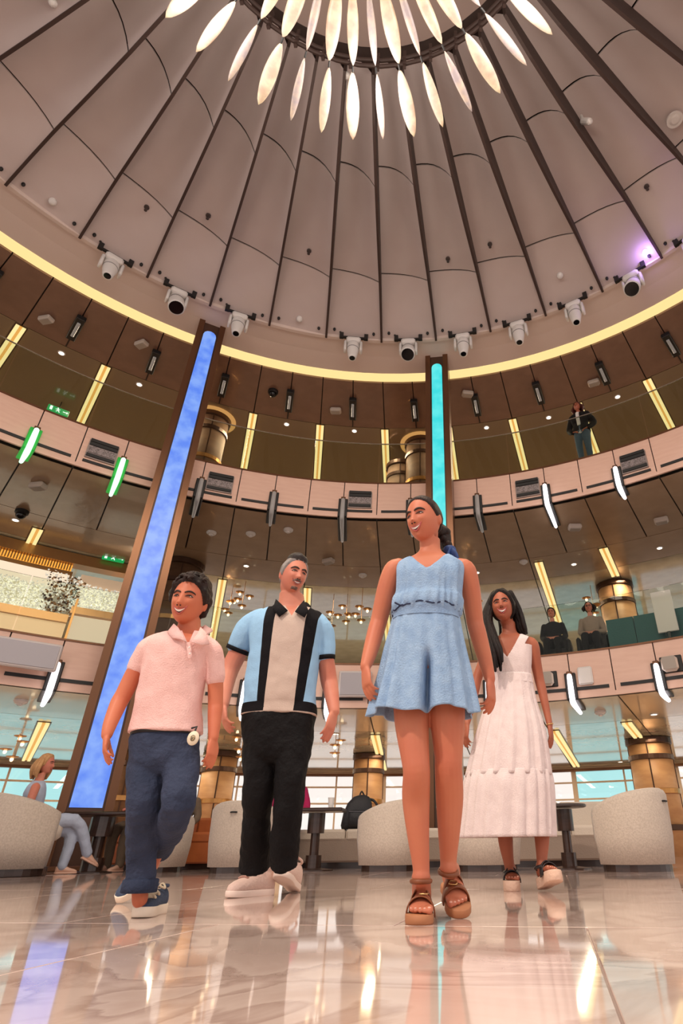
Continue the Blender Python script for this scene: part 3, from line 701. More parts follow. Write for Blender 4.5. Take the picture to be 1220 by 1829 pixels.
def tub_chair(x, y, face, lab, s=1.0):
    o = empty('tub_chair', (x, y, 0), rad(face), label=lab, cat='chair', group='upholstered tub chairs'); o.scale = (s, s, s)
    tub_shell().obj('shell', M_fab, o, True)
    c = MB(); prof = [(.27, .30), (.30, .33), (.30, .42), (.27, .45)]
    c.loft([[(r * math.cos(2 * math.pi * i / 24), r * math.sin(2 * math.pi * i / 24) * 1.12 + .03, z) for i in range(24)] for r, z in prof]); c.obj('seat_cushion', M_seat, o, True)
    MB().lathe([(.31, .07), (.32, .30)], 24).obj('seat_base', M_fab, o, True)
    MB().lathe([(.33, .0), (.33, .07)], 28).obj('plinth', M_wood, o)
    h = MB(); h.tube([(-.035, -.396, .60), (-.02, -.412, .60), (.02, -.412, .60), (.035, -.396, .60)], .009, 6); h.obj('pull_handle', M_black, o)
    p = MB(); rr = []
    for i in range(21):
        a = rad(-120 + 240 * i / 20); f = abs(i - 10) / 10; h_ = .72 - .16 * f ** 2.2
        p_ = (.3505 * math.sin(a), -.3505 * math.cos(a) * (1.0 if math.cos(a) > 0 else 1.12), h_ - .002); rr.append(p_)
    p.tube(rr, .006, 6); p.obj('piping', M_seat, o)
    return o
tub_chair(-4.86, 7.62, -50, 'beige tub chair with the blonde woman sitting in it', 1.15)
tub_chair(-2.30, 7.80, -6, 'beige tub chair seen from behind between the boy and the man')
tub_chair(-3.50, 8.34, 12, 'beige tub chair behind the boy\'s legs, next to the orange sofa', .92)
tub_chair(-.55, 7.72, 62, 'beige tub chair side on, with its arm toward the backpack')
tub_chair(.52, 7.30, -15, 'beige tub chair behind the white dress and platform sandals')
tub_chair(1.98, 6.72, 48, 'beige tub chair by the small round table, back to the gold column')
def table(x, y, rtop, h, lab, rect=False, legr=.05):
    o = empty('cafe_table', (x, y, 0), 0, label=lab, cat='table')
    if rect: MB().bbox((0, 0, h - .02), (rtop * 2, rtop * 1.3, .04), .012).obj('table_top', M_wood, o)
    else: MB().lathe([(rtop - .02, h - .035), (rtop, h - .025), (rtop, h - .008), (rtop - .01, h)], 36).obj('table_top', mat('slate_top', srgb(66, 56, 52), .35), o)
    MB().lathe([(legr * 1.9, .16), (legr * 1.9, h - .05 - .22), (legr * 1.9, h - .05)][1:], 18).obj('collar', M_wood, o)
    MB().lathe([(legr, .15), (legr, h - .2)], 16).obj('leg', M_wood, o)
    MB().lathe([(legr * 1.7, .02), (legr * 1.7, .16)], 18).obj('lower_collar', M_wood, o)
    MB().lathe([(.24, 0), (.24, .012), (.08, .03)], 28).obj('foot', M_wood, o)
    return o
table(-4.28, 8.30, .40, .66, 'dark walnut cafe table beside the blue LED column', True, .075)
table(-1.50, 8.05, .34, .66, 'dark walnut cafe table beside the man\'s black trousers', True, .055)
table(1.46, 7.50, .26, .64, 'small round dark cafe table right of the white dress')
cup = empty('paper_cup', (-1.32, 7.95, .66), 0, label='small white paper cup on the walnut cafe table', cat='cup')
MB().lathe([(.03, 0), (.04, .11), (.036, .11), (.028, .01)], 16).obj('body', M_white, cup); MB().lathe([(.042, .105), (.042, .115)], 16).obj('rim', M_white, cup)
def banquette(x0, x1, y, hseat, hback, ms, mb_, lab, depth=.62):
    c = (x0 + x1) / 2; w = x1 - x0
    o = empty('banquette', (c, y, 0), 0, label=lab, cat='sofa')
    MB().bbox((0, depth / 2, .09 + (hseat - .2) / 2), (w, depth, hseat - .16), .02).obj('seat_base', ms, o)
    MB().box((0, depth / 2 + .03, .045), (w - .06, depth - .1, .09)).obj('plinth', M_wood, o)
    n = max(1, int(round(w / .8)))
    for i in range(n): MB().bbox((-w / 2 + w * (i + .5) / n, depth / 2 - .01, hseat - .06), (w / n - .01, depth + .02, .14), .03).obj('seat_cushion', mb_, o)
    if hback:
        for i in range(n): MB().bbox((-w / 2 + w * (i + .5) / n, depth + .07, (hseat + hback) / 2 - .03), (w / n - .01, .16, hback - hseat + .12), .03).obj('back_cushion', mb_, o)
banquette(-4.55, -2.7, 9.2, .44, .62, M_leath, M_leath, 'orange leather banquette behind the boy')
banquette(-2.0, .3, 8.75, .44, 0, M_taupe, M_cream, 'low taupe banquette with the black backpack on it')
banquette(.75, 2.6, 8.25, .44, .72, M_taupe, M_cream, 'cream backed banquette behind the small round table')
# backpack
bp = empty('backpack', (-1.12, 8.98, .45), rad(12), label='black backpack standing on the low taupe banquette', cat='backpack')
M_nyl = mat('black_nylon', srgb(34, 34, 38), .6, bump=(25, .4))
b = MB(); b.loft([[(w * (abs(math.cos(a)) ** .6) * math.copysign(1, math.cos(a)) + lean, d * (abs(math.sin(a)) ** .6) * math.copysign(1, math.sin(a)), z) for a in [2 * math.pi * i / 24 for i in range(24)]]
    for w, d, z, lean in ((.20, .10, 0, 0), (.215, .12, .05, 0), (.20, .12, .2, .01), (.17, .10, .32, .03), (.11, .07, .40, .05), (.04, .03, .425, .06))]); b.obj('body', M_nyl, bp, True)
b = MB(); b.bbox((-.0, -.13, .13), (.26, .08, .20), .03); b.obj('front_pocket', M_nyl, bp, True)
b = MB(); b.tube([(.02, 0, .40), (.05, 0, .47), (.10, 0, .40)], .012, 6, sub=4); b.obj('grab_loop', M_nyl, bp, True)
b = MB(); b.tube([(.12, .05, .38), (.22, .02, .36), (.27, -.02, .30)], .018, 6, sub=4); b.obj('shoulder_strap', M_nyl, bp, True)
b = MB(); b.tube([(-.12, -.172, .21), (.12, -.172, .21)], .005, 6); b.obj('zip', mat('zip_grey', srgb(120, 120, 124), .3, .6), bp)
# teal bench and white notice stand on the middle gallery
tb = empty('teal_bench', AXIS, 0, label='dark teal upholstered bench back along the lower parapet', cat='bench')
M_teal = mat('teal_upholstery', srgb(24, 84, 88), .6, bump=(30, .2))
for i in range(4):
    t = 24.4 + i * 3.0; MB().sector(9.85, 10.0, 3.33, 3.98, t + .04, t + 2.96, 2).obj('back_cushion', M_teal, tb)
ns = empty('notice_stand', cyl(9.68, 30.9, 3.33), -rad(30.9), label='white notice board standing behind the lower balustrade', cat='notice board')
MB().bbox((0, 0, .58), (.36, .03, .78), .01).obj('board', mat('notice_white', srgb(226, 216, 220), .5), ns); MB().bbox((0, 0, .1), (.05, .04, .2), .005).obj('post', M_black, ns); MB().bbox((0, 0, .01), (.3, .1, .02), .005).obj('base', M_black, ns)
for t, lb in ((18.0, 'the man in the black jacket'), (22.4, 'the woman in glasses')):
    c = empty('gallery_armchair', cyl(10.66, t, 3.33), -rad(t), label='black lounge armchair under ' + lb, cat='chair')
    MB().bbox((0, 0, .25), (.50, .56, .28), .05).obj('seat', M_black, c, True); MB().bbox((0, .28, .50), (.50, .14, .62), .05).obj('backrest', M_black, c, True)
    for sx in (-1, 1): MB().bbox((sx * .30, 0, .32), (.09, .58, .5), .04).obj('armrest', M_black, c, True)
# ================================================================== people toolkit
def fuse(name, mb, mt, parent, voxel, smooth=4, wrinkle=None, B=(0, 0, 0)):
    o = place(name, mb.mesh(name, mt, True), parent, tuple(-np.asarray(B)))
    r = o.modifiers.new('remesh', 'REMESH'); r.mode = 'VOXEL'; r.voxel_size = voxel; r.use_smooth_shade = True
    s = o.modifiers.new('smooth', 'SMOOTH'); s.factor = .5; s.iterations = smooth
    if wrinkle:
        tx = bpy.data.textures.new(name + '_folds', 'CLOUDS'); tx.noise_scale = wrinkle[1]; tx.noise_depth = 2
        d = o.modifiers.new('folds', 'DISPLACE'); d.texture = tx; d.strength = wrinkle[0]; d.mid_level = .5; d.texture_coords = 'LOCAL'
    return o
def rings_interp(R, n):            # R: list of (c, rx, ry) -> smooth list
    t = np.arange(len(R)); T = np.linspace(0, len(R) - 1, n); out = []
    V = np.array([list(c) + [a, b] for c, a, b in R], float)
    m_ = len(R)
    for s in T:
        i = min(int(s), m_ - 2); f = s - i; p0, p1, p2, p3 = V[max(i - 1, 0)], V[i], V[i + 1], V[min(i + 2, m_ - 1)]
        d1, d2 = (p2 - p0) / 2, (p3 - p1) / 2
        q = (2 * f ** 3 - 3 * f * f + 1) * p1 + (f ** 3 - 2 * f * f + f) * d1 + (-2 * f ** 3 + 3 * f * f) * p2 + (f ** 3 - f * f) * d2
        out.append((q[:3], q[3], q[4]))
    return out
def ringpts(c, rx, ry, n=40, e=.85, X=(1, 0, 0), Yd=(0, 1, 0), rip=None):
    P = []
    X = np.asarray(X); Yd = np.asarray(Yd)
    for i in range(n):
        a = 2 * math.pi * i / n; ca, sa = math.cos(a), math.sin(a); k = 1 + (rip(a) if rip else 0)
        P.append(np.asarray(c) + X * (rx * k * math.copysign(abs(ca) ** e, ca)) + Yd * (ry * k * math.copysign(abs(sa) ** e, sa)))
    return P
def E_(y, xl, xr, Y, ratio):
    a, b = at(xl, y, Y), at(xr, y, Y); return ((a + b) / 2, np.linalg.norm(b - a) / 2, np.linalg.norm(b - a) / 2 * ratio)
def J(*rows):                       # (x, y, width_px, Y) -> points, radii
    P = [at(x, y, Y) for x, y, w, Y in rows]; return P, [w / 2 * pxm(p) for p, (x, y, w, Y) in zip(P, rows)]
def unit(v): v = np.asarray(v, float); return v / np.linalg.norm(v)

class Head:
    def __init__(s, C, H, yaw, pitch, roll=0, smile=1.0, R=None):
        s.C = np.asarray(C, float); s.H = H; s.smile = smile
        y, p = rad(yaw), rad(pitch)
        f = np.array((math.sin(y) * math.cos(p), -math.cos(y) * math.cos(p), math.sin(p)))
        u = np.array((-math.sin(y) * math.sin(p), math.cos(y) * math.sin(p), math.cos(p)))
        x = np.cross(f, u); cr, sr = math.cos(rad(roll)), math.sin(rad(roll))
        x, u = x * cr + u * sr, u * cr - x * sr
        s.M = np.stack([x, f, u], 1)
        if R is not None: s.M = R @ s.M
    def loc(s, az, el):
        H = s.H; a, b, c = .335 * H, .41 * H, .5 * H
        ce, se = np.cos(el), np.sin(el)
        ex = np.sign(ce) * np.abs(ce) ** .86
        x, y, z = a * ex * np.sin(az), b * ex * np.cos(az), c * se
        t = np.clip(-se, 0, 1)
        x = x * (1 - .16 * t ** 1.5); y = np.where(y < 0, y * (1 - .42 * t), y * (1 - .06 * t)) + .10 * H * t ** 1.6
        fr = np.clip(np.cos(az), 0, 1) ** .5
        u, v = x / a, z / c; k = H / .235; g = lambda q, w_: np.exp(-(q / w_) ** 2)
        au = np.abs(u)
        ramp = np.where(v > -.30, np.clip((.22 - v) / .52, 0, 1) ** 1.2, np.clip((v + .43) / .13, 0, 1))
        dy =   .030 * g(u, .15) * ramp + .011 * g(au - .13, .07) * g(v + .30, .07)
        dy += .0045 * g(au - .36, .3) * g(v - .22, .09) - .0085 * g(au - .40, .2) * g(v - .06, .10)
        dy += (.004 + .007 * s.smile) * g(au - .50, .22) * g(v + .22, .16)
        dy += .006 * g(u, .32) * g(v + .53, .12) + .010 * g(u, .28) * g(v + .86, .15) - .004 * g(u, .35) * g(v + .70, .06)
        y = y + dy * fr * k
        return x, y, z
    def surf(s, u, v, off=0.0):     # world point on the face
        el = math.asin(max(-.98, min(.98, v))); ce = math.cos(el); az = math.asin(max(-.98, min(.98, u / ce)))
        p = np.array([float(q) for q in s.loc(np.array(az), np.array(el))]); p[1] += off
        return s.C + s.M @ p
    def w(s, x, y, z): return s.C + s.M @ (np.array((x, y, z)) * s.H / .235)
    def add(s, mb, n=64, m_=44):
        rings = []
        for i in range(m_ + 1):
            el = math.pi * (i + .15) / (m_ + .3) - math.pi / 2; az = np.linspace(0, 2 * math.pi, n, endpoint=False)
            x, y, z = s.loc(az, np.full(n, el)); P = np.stack([x, y, np.broadcast_to(z, x.shape)], 1) @ s.M.T + s.C
            rings.append(list(P))
        mb.loft(rings)
        k = s.H / .235
        for sx in (-1, 1):
            mb.ell(s.w(sx * .076, -.012, -.012), np.array((.011, .020, .033)) * k, s.M @ np.array(Matrix.Rotation(rad(-12), 3, 'X')))
    def hair(s, table, T, noise=.0, fr=9, n=96, m_=64, seed=0, lift=None):
        """table [(az deg, el deg of hairline)] symmetric; thickness T; returns MB"""
        r = np.random.default_rng(seed); ph = r.uniform(0, 6.28, (14, 3)); rings = []
        ta, te = zip(*table)
        for i in range(m_ + 1):
            el = math.pi * (i + .15) / (m_ + .3) - math.pi / 2; az = np.linspace(-math.pi, math.pi, n, endpoint=False)
            x, y, z = s.loc(az, np.full(n, el)); P = np.stack([x, y, np.broadcast_to(z, x.shape)], 1)
            h = np.interp(np.abs(np.degrees(az)), ta, te); q = np.clip((math.degrees(el) - h) / 9.0, -1, 1)
            Q = P / s.H; nz = sum(np.sin(Q @ np.array((math.cos(a), math.sin(a) * math.cos(b), math.sin(a) * math.sin(b))) * fr * (1 + j % 4 * .8) + c) for j, (a, b, c) in enumerate(ph)) / 5
            tk = np.where(q > 0, T * (q * (2 - q)) ** .6 * (1 + noise * nz), -.006)
            if lift is not None: tk = tk + np.where(q > 0, lift(az, el), 0)
            N = P / (np.linalg.norm(P, axis=1, keepdims=True) + 1e-9)
            rings.append(list((P + N * tk[:, None] * s.H / .235) @ s.M.T + s.C))
        return MB().loft(rings)
    def features(s, person, brow_m, lip_m, iris_m, B, gaze=(0, 0), open_=1.0, brow_r=.0042):
        k = s.H / .235; L = tuple(-np.asarray(B)); f = s.M[:, 1]
        for sx in (-1, 1):
            e = MB(); c = s.surf(sx * .40, .045, -.0075 * k); e.ell(c, np.array((.0145, .011, .0095)) * k, s.M); eo = e.obj('eye', MATS['eye_white'], person, True, L)
            i_ = MB(); gx = np.array((gaze[0], 0, gaze[1])) * .006 * k; i_.ell(c + f * .0082 * k + s.M @ gx, np.array((.0072, .003, .0072)) * k, s.M, n=12, m_=8); i_.obj('iris', iris_m, eo, True, (0, 0, 0))
            l = MB(); l.tube([s.surf(sx * (.40 + q * .20), .085 - .07 * q * q + .0, .004 * k) for q in (-1, -.6, -.2, .2, .6, 1)], [.0012 * k, .0022 * k, .0026 * k, .0028 * k, .0026 * k, .0014 * k], 6); l.obj('eyelashes', MATS['lash'], person, True, L)
            l = MB(); l.tube([s.surf(sx * (.40 + q * .18), -.01 + .05 * q * q, .002 * k) for q in (-1, -.5, 0, .5, 1)], .0011 * k, 6); l.obj('lower_lid', MATS['lid'], person, True, L)
            b = MB(); b.tube([s.surf(sx * u, v, .001 * k) for u, v in ((.15, .185), (.30, .225), (.46, .235), (.62, .185), (.68, .145))], [brow_r * k * q for q in (.8, 1.15, 1.1, .8, .4)], 8, sub=3); b.obj('eyebrow', brow_m, person, True, L)
            n = MB(); n.ell(s.surf(sx * .10, -.385, .004 * k), np.array((.0042, .005, .0028)) * k, s.M, n=8, m_=6); n.obj('nostril', MATS['lash'], person, True, L)
        if open_:
            sm = s.smile; mw = .32 + .11 * sm
            S = np.linspace(-1, 1, 9); up = [(mw * q, -.515 + .13 * sm * q * q) for q in S]; lo = [(mw * q, -.515 - .15 * open_ * (1 - q * q) + .13 * sm * q * q) for q in S]
            d = MB(); P = []
            for (u1, v1), (u2, v2) in zip(up, lo): P.append([s.surf(u1 + (u2 - u1) * t, v1 + (v2 - v1) * t, .0016 * k) for t in (0, .33, .66, 1)])
            d.grid(P); d.obj('mouth_opening', MATS['mouth_dark'], person, True, L)
            t_ = MB(); P = []
            for (u1, v1), (u2, v2) in zip(up[1:-1], lo[1:-1]): P.append([s.surf(u1 + (u2 - u1) * t, v1 + (v2 - v1) * t, .0030 * k) for t in (.0, .3, .62)])
            t_.grid(P); t_.obj('teeth', MATS['teeth'], person, True, L)
            for C_, r_, nm in ((up, .0038, 'upper_lip'), (lo, .0048, 'lower_lip')):
                l = MB(); l.tube([s.surf(u, v, .0015 * k) for u, v in C_], [r_ * k * (.45 + .55 * math.sin(math.pi * (i + .5) / 9)) for i in range(9)], 8, sub=2); l.obj(nm, lip_m, person, True, L)
mat('eye_white', srgb(206, 192, 182), .25); mat('lash', srgb(30, 18, 16), .6); mat('teeth', srgb(244, 236, 228), .25); mat('mouth_dark', srgb(70, 26, 24), .5); mat('lid', srgb(150, 92, 74), .5)
M_iris = mat('iris_brown', srgb(44, 26, 18), .15)

def hand(mb, W, d, n, size, thumb, curl=18, spread=.0):
    """wrist W, finger direction d, palm faces n, thumb = +1/-1 side along cross(d, n)"""
    k = size / .185; d = unit(d); n = unit(n - d * (np.asarray(n) @ d)); w = np.cross(d, n)
    prof = [(-.015, .024, .019), (.01, .027, .018), (.035, .036, .017), (.065, .041, .015), (.088, .041, .013), (.100, .036, .010)]
    mb.loft([[W + d * t * k + w * (a * k * math.cos(q)) + n * (b * k * math.sin(q)) for q in [2 * math.pi * i / 16 for i in range(16)]] for t, a, b in prof])
    for i, (o, L, r) in enumerate(((.030, .070, .0088), (.0105, .079, .0090), (-.010, .073, .0086), (-.029, .056, .0078))):
        o *= thumb; p = W + (d * .088 + w * o) * k; a = curl * (.6 + .18 * i); pts = [p]; rr = [r * k * 1.05]
        for q, fr in enumerate((.42, .33, .25)):
            ang = rad(a * (q + 1) * .95); dv = d * math.cos(ang) + n * math.sin(ang) + w * (o * spread * 8); p = p + unit(dv) * L * fr * k; pts.append(p); rr.append(r * k * (.95 - .09 * q))
        mb.tube(pts, rr, 10, sub=3)
    p = W + (d * .020 + w * thumb * .028 + n * .006) * k; pts = [p]
    for L, v in ((.038, d * .72 + w * thumb * .58 + n * .30), (.030, d * .88 + w * thumb * .28 + n * .42), (.024, d * .92 + w * thumb * .02 + n * .40)):
        p = p + unit(v) * L * k; pts.append(p)
    mb.tube(pts, [.013 * k, .0115 * k, .0100 * k, .0085 * k], 10, sub=3)
def frame(heel, toe):
    f = unit(np.asarray(toe) - heel); r = unit(np.cross(f, (0, 0, 1))); u = np.cross(r, f); return f, r, u
SOLE = [(0.0, .18), (.03, .30), (.10, .38), (.25, .36), (.42, .36), (.58, .44), (.72, .49), (.84, .46), (.93, .36), (.98, .22), (1.0, .10)]
def outline(P, f, r, u, L, W, h, side, sc=1.0, bend=0.0):
    pts = []
    for s_, lst in ((1, SOLE), (-1, SOLE[::-1])):
        for t, w in lst:
            asym = (.05 * math.sin(math.pi * t) * side) * W
            pts.append(P + f * (L * (.5 + (t - .5) * sc)) + r * (s_ * w * W * sc + asym) + u * (h + bend * max(t - .65, 0) ** 2))
    return pts
def sole(mb, P, f, r, u, L, W, h0, h1, side, sc=1.0, bend=0.0):
    mb.loft([outline(P, f, r, u, L, W, h0, side, sc * .97, bend), outline(P, f, r, u, L, W, h0 + .004, side, sc, bend), outline(P, f, r, u, L, W, h1 - .003, side, sc, bend), outline(P, f, r, u, L, W, h1, side, sc * .98, bend)])
def bare_foot(mb, P, f, r, u, L, W, st, side, ankle, ar):
    P = P + u * st
    S = [(.04, .26, .040), (.12, .34, .070), (.25, .34, .085), (.42, .36, .070), (.58, .42, .050), (.72, .46, .036), (.80, .42, .028)]
    mb.loft([[P + f * (L * t) + r * (w * W * math.cos(q)) + u * (h * (.5 + .5 * math.sin(q))) for q in [2 * math.pi * i / 16 for i in range(16)]] for t, w, h in S])
    mb.tube([ankle, P + f * (.20 * L) + u * .06, P + f * (.16 * L) + u * .035], [ar, ar * 1.05, ar * 1.05], 12, sub=3)
    for i in range(5):                     # big toe on the inner side
        o = (-.36 + .18 * i) * side; l = (1.0, .97, .93, .88, .82)[i]; rr = (.0125, .0092, .0088, .0082, .0075)[i] * L / .24
        mb.tube([P + f * (L * .70) + r * (o * W) + u * .016, P + f * (L * (l - .09)) + r * (o * W * .98) + u * .016, P + f * (L * l - rr) + r * (o * W * .96) + u * .011], [rr, rr * 1.05, rr * .95], 10, sub=3)
def nails(person, P, f, r, u, L, W, st, side, mt, Lc):
    for i in range(5):
        o = (-.36 + .18 * i) * side; l = (1.0, .97, .93, .88, .82)[i]; rr = (.0125, .0092, .0088, .0082, .0075)[i] * L / .24
        MB().ell(P + u * (st + .013 + rr * .62) + f * (L * l - rr * 1.1) + r * (o * W * .96), (rr * .62, rr * .7, rr * .35), np.stack([r, f, u], 1), n=8, m_=6).obj('toenail', mt, person, True, Lc)
def strap(P, f, r, u, L, W, st, t, hgt, wid, side, thick=.004, lean=0.0):
    """band arched over the foot at position t"""
    w = float(np.interp(t, [q[0] for q in SOLE], [q[1] for q in SOLE])) * W * 1.02
    A, B_ = [], []
    for i in range(15):
        a = math.pi * i / 14; c = P + f * (L * t) + r * (w * math.cos(a)) + u * (st + hgt * math.sin(a) ** .8) + f * (lean * math.cos(a))
        A.append(c - f * wid / 2); B_.append(c + f * wid / 2)
    mid = P + f * (L * t) + u * st
    rings = []
    for a, b in zip(A, B_):
        o1 = unit(a - (mid - f * wid / 2)) * thick; rings.append([a, b, b + o1, a + o1])
    return MB().loft(rings)
def shoe(person, heel, toe, L, W, side, m_up, m_sole, B, ankle=None, name='shoe', h=.075, low=.0, lace_m=None, solet=.03):
    f, r, u = frame(heel, toe); P = np.asarray(heel); Lc = tuple(-np.asarray(B))
    so = MB(); sole(so, P, f, r, u, L, W, 0, solet, side, 1.0, .10 * L); sh = so.obj(name, m_sole, person, True, Lc); 
    S = [(.0, .12, .055), (.03, .27, .068), (.10, .345, h), (.25, .335, h * .98), (.40, .345, h * .92), (.55, .42, h * .74), (.70, .46, h * .58), (.84, .43, h * .48), (.93, .33, h * .38), (.985, .12, h * .2)]
    up = MB(); up.loft([[P + f * (L * t) + r * (w * W * math.cos(q) + .05 * math.sin(math.pi * t) * side * W) + u * (solet - .012 + hh * (.38 + .62 * math.sin(q)) if math.sin(q) > 0 else solet - .012 + hh * .38 * (1 + math.sin(q))) for q in [2 * math.pi * i / 20 for i in range(20)]] for t, w, hh in S])
    uo = up.obj('upper', m_up, sh, True, (0, 0, 0))
    cl = MB(); cl.tube([P + f * (L * .22) + r * (.26 * W * math.cos(q)) + f * (.17 * L * math.sin(q)) + u * (solet + h * (.96 + .03 * math.sin(q))) for q in [2 * math.pi * i / 20 for i in range(21)]], .007, 8); cl.obj('collar', m_up, sh, True, (0, 0, 0))
    if lace_m:
        for i in range(4):
            t = .47 + .075 * i; hh = float(np.interp(t, [.40, .55, .70], [h * .92, h * .74, h * .58])); lc = MB(); w = .20 * W
            lc.tube([P + f * (L * t) + r * (q * w) + u * (solet - .012 + hh * (.38 + .62 * math.sqrt(max(0, 1 - (q * .52) ** 2))) + .004) + f * (.012 * q * (1 if i % 2 else -1)) for q in (-1, -.5, 0, .5, 1)], .006, 6); lc.obj('lace', lace_m, sh, True, (0, 0, 0))
        for q in (-1, 1):
            lc = MB(); b0 = P + f * (L * .40) + u * (solet + h * .92); lc.tube([b0, b0 + r * q * .02 + u * .012, b0 + r * q * .035 + f * .01 - u * .004, b0 + r * q * .018 + f * .02 + u * .004], .004, 6, sub=4); lc.obj('lace', lace_m, sh, True, (0, 0, 0))
    return sh
def collar_flaps(person, C, rx, ry, drop, mt, B, front=-math.pi / 2, gap=.42, pt=.035, up=.028):
    c = MB(); P = []; n = 33
    for i in range(n):
        s = i / (n - 1); a = front + gap + (2 * math.pi - 2 * gap) * s; e = abs(2 * s - 1); dr = drop + pt * max(0, (e - .6) / .4) ** 1.5
        d = np.array((math.cos(a), math.sin(a), 0)); q = np.array((rx * math.cos(a), ry * math.sin(a), 0)); uu = up - .055 * max(0, (e - .5) / .5) ** 1.3
        base = np.asarray(C) + q
        P.append([base + np.array((0, 0, uu - .012)), base + d * .004 + np.array((0, 0, uu)), base + d * .016 + np.array((0, 0, uu - .008)), base + d * .030 + np.array((0, 0, uu - dr * .55)), base + d * .037 + np.array((0, 0, uu - dr))])
    c.grid(P); o = c.obj('collar', mt, person, True, tuple(-np.asarray(B))); s_ = o.modifiers.new('thick', 'SOLIDIFY'); s_.thickness = .004; s_.offset = 1
    return o
def garment(R, n_r, inside, off, mt, person, B, name, n=96, e=.85, sunk=-.012, puff=None):
    """shell over a torso: proud where inside(point, angle, s) is true, sunk under the skin elsewhere"""
    rs = rings_interp(R, n_r); out = []
    for i, (c, a, b) in enumerate(rs):
        base = ringpts(c, a, b, n, e); row = []
        for j, p in enumerate(base):
            ang = 2 * math.pi * j / n; d = unit((p - c) * np.array((1, 1, .0)) + 1e-9); t = off if inside(p, ang, i / (n_r - 1)) else sunk
            if t > 0 and puff: t += puff(ang, i / (n_r - 1))
            row.append(p + d * t)
        out.append(row)
    return MB().loft(out).obj(name, mt, person, True, tuple(-np.asarray(B)))
def skin_mat(name, c, c2):
    return mat(name, c, .5, noise=(7, c2, .6, 3), sss=.12, spec=.35)
def fabric(name, c, c2=None, sc=14, bump_=(120, .25), rough=.85):
    return mat(name, c, rough, noise=(sc, c2 or tuple(q * .88 for q in c[:3]) + (1,), .7, 3), bump=bump_, spec=.18)

def scoop(rings, drop, n):           # lower the front of the last n rings: an open neckline
    m_ = len(rings); out = []
    for i, r in enumerate(rings):
        w = max(0, i - (m_ - 1 - n)) / n
        out.append([p + np.array((0, 0, drop * w * min(0, math.sin(2 * math.pi * j / len(r))))) for j, p in enumerate(r)])
    return out

def flap(person, pts, mt, B, name='collar_flap'):
    P = [at(*p) for p in pts]; c = sum(P) / len(P) + np.array((0, -.006, .002)); n = len(P)
    o = MB().add(P + [c], [(i, (i + 1) % n, n) for i in range(n)]).obj(name, mt, person, True, tuple(-np.asarray(B)))
    s_ = o.modifiers.new('thick', 'SOLIDIFY'); s_.thickness = .006; s_.offset = 0; return o

def carve(o, poly, Y0, Y1):          # cut a neckline through the front of a shirt, then keep the result as plain mesh
    A0 = [at(x, y, Y0) for x, y in poly]; A1 = [at(x, y, Y1) for x, y in poly]
    c = MB().loft([A0, A1]).obj('neckline_cutter', MATS['matt_black'])
    b = o.modifiers.new('cut', 'BOOLEAN'); b.operation = 'DIFFERENCE'; b.object = c; b.solver = 'EXACT'
    bpy.context.view_layer.update(); dg = bpy.context.evaluated_depsgraph_get()
    me = bpy.data.meshes.new_from_object(o.evaluated_get(dg)); o.modifiers.clear(); old = o.data; o.data = me
    mt = old.materials[0]; me.materials.clear(); me.materials.append(mt); me.polygons.foreach_set('material_index', [0] * len(me.polygons))
    bpy.data.objects.remove(c)
# ================================================================== boy in the pink polo
S_boy = skin_mat('skin_boy', srgb(198, 116, 84), srgb(186, 98, 70))
B = onz(250, 1640, 0); boy = empty('person', tuple(B), 0, label='boy in a pale pink polo shirt and navy trousers walking', cat='person'); Lb = tuple(-B)
TR = [E_(1305, 242, 350, 2.52, .62), E_(1260, 250, 352, 2.51, .62), E_(1200, 260, 362, 2.50, .62), E_(1165, 266, 370, 2.49, .60), E_(1148, 272, 376, 2.49, .54), E_(1138, 284, 372, 2.50, .52), E_(1129, 302, 364, 2.50, .6), E_(1121, 318, 358, 2.50, .9), E_(1104, 320, 357, 2.50, .95)]
body = MB(); body.loft([ringpts(c, a, b, 36) for c, a, b in rings_interp(TR, 34)])
HB = Head(at(339, 1073, 2.46), .215, 0, -8, 5, 1.1); HB.add(body)
body.tube([at(340, 1130, 2.51), at(340, 1108, 2.50), HB.w(0, -.02, -.06)], [.043, .040, .042], 16, sub=3)
P, r = J((290, 1156, 20, 2.50), (274, 1164, 26, 2.50), (246, 1192, 30, 2.50), (222, 1238, 29, 2.49), (212, 1256, 29, 2.48), (197, 1292, 24, 2.44), (191, 1312, 19, 2.42)); body.tube(P, r, 16, sub=4)
hand(body, P[-1], at(185, 1362, 2.40) - P[-1], np.array((.8, .35, 0)), .135, -1, 22)
P, r = J((360, 1158, 20, 2.50), (375, 1168, 24, 2.50), (384, 1205, 27, 2.52), (385, 1255, 26, 2.53), (384, 1275, 25, 2.52), (381, 1318, 18, 2.49)); body.tube(P, r, 16, sub=4)
hand(body, P[-1], at(377, 1364, 2.47) - P[-1], np.array((-.75, .4, 0)), .135, 1, 26)
P, r = J((250, 1560, 28, 2.66), (250, 1606, 27, 2.68)); body.tube(P, r, 12)
P, r = J((300, 1490, 26, 2.66), (270, 1545, 26, 2.84), (238, 1572, 25, 2.98)); body.tube(P, r, 12)
fuse('body', body, S_boy, boy, .0042, 3, B=B)
HB.features(boy, mat('brow_dark', srgb(46, 28, 22), .7), mat('lip_boy', srgb(178, 84, 72), .45), M_iris, B, (.3, .2), 1.15, .0042)
M_hairb = mat('hair_boy', srgb(26, 16, 13), .55, spec=.25, noise=(22, srgb(48, 30, 24), .8, 3), bump=(40, .5))
HB.hair([(0, 44), (30, 40), (55, 26), (70, 6), (82, -10), (100, -4), (118, -24), (150, -36), (180, -40)], .020, .55, 16, seed=5).obj('hair', M_hairb, boy, True, Lb)
r5 = np.random.default_rng(5)
cu = MB()
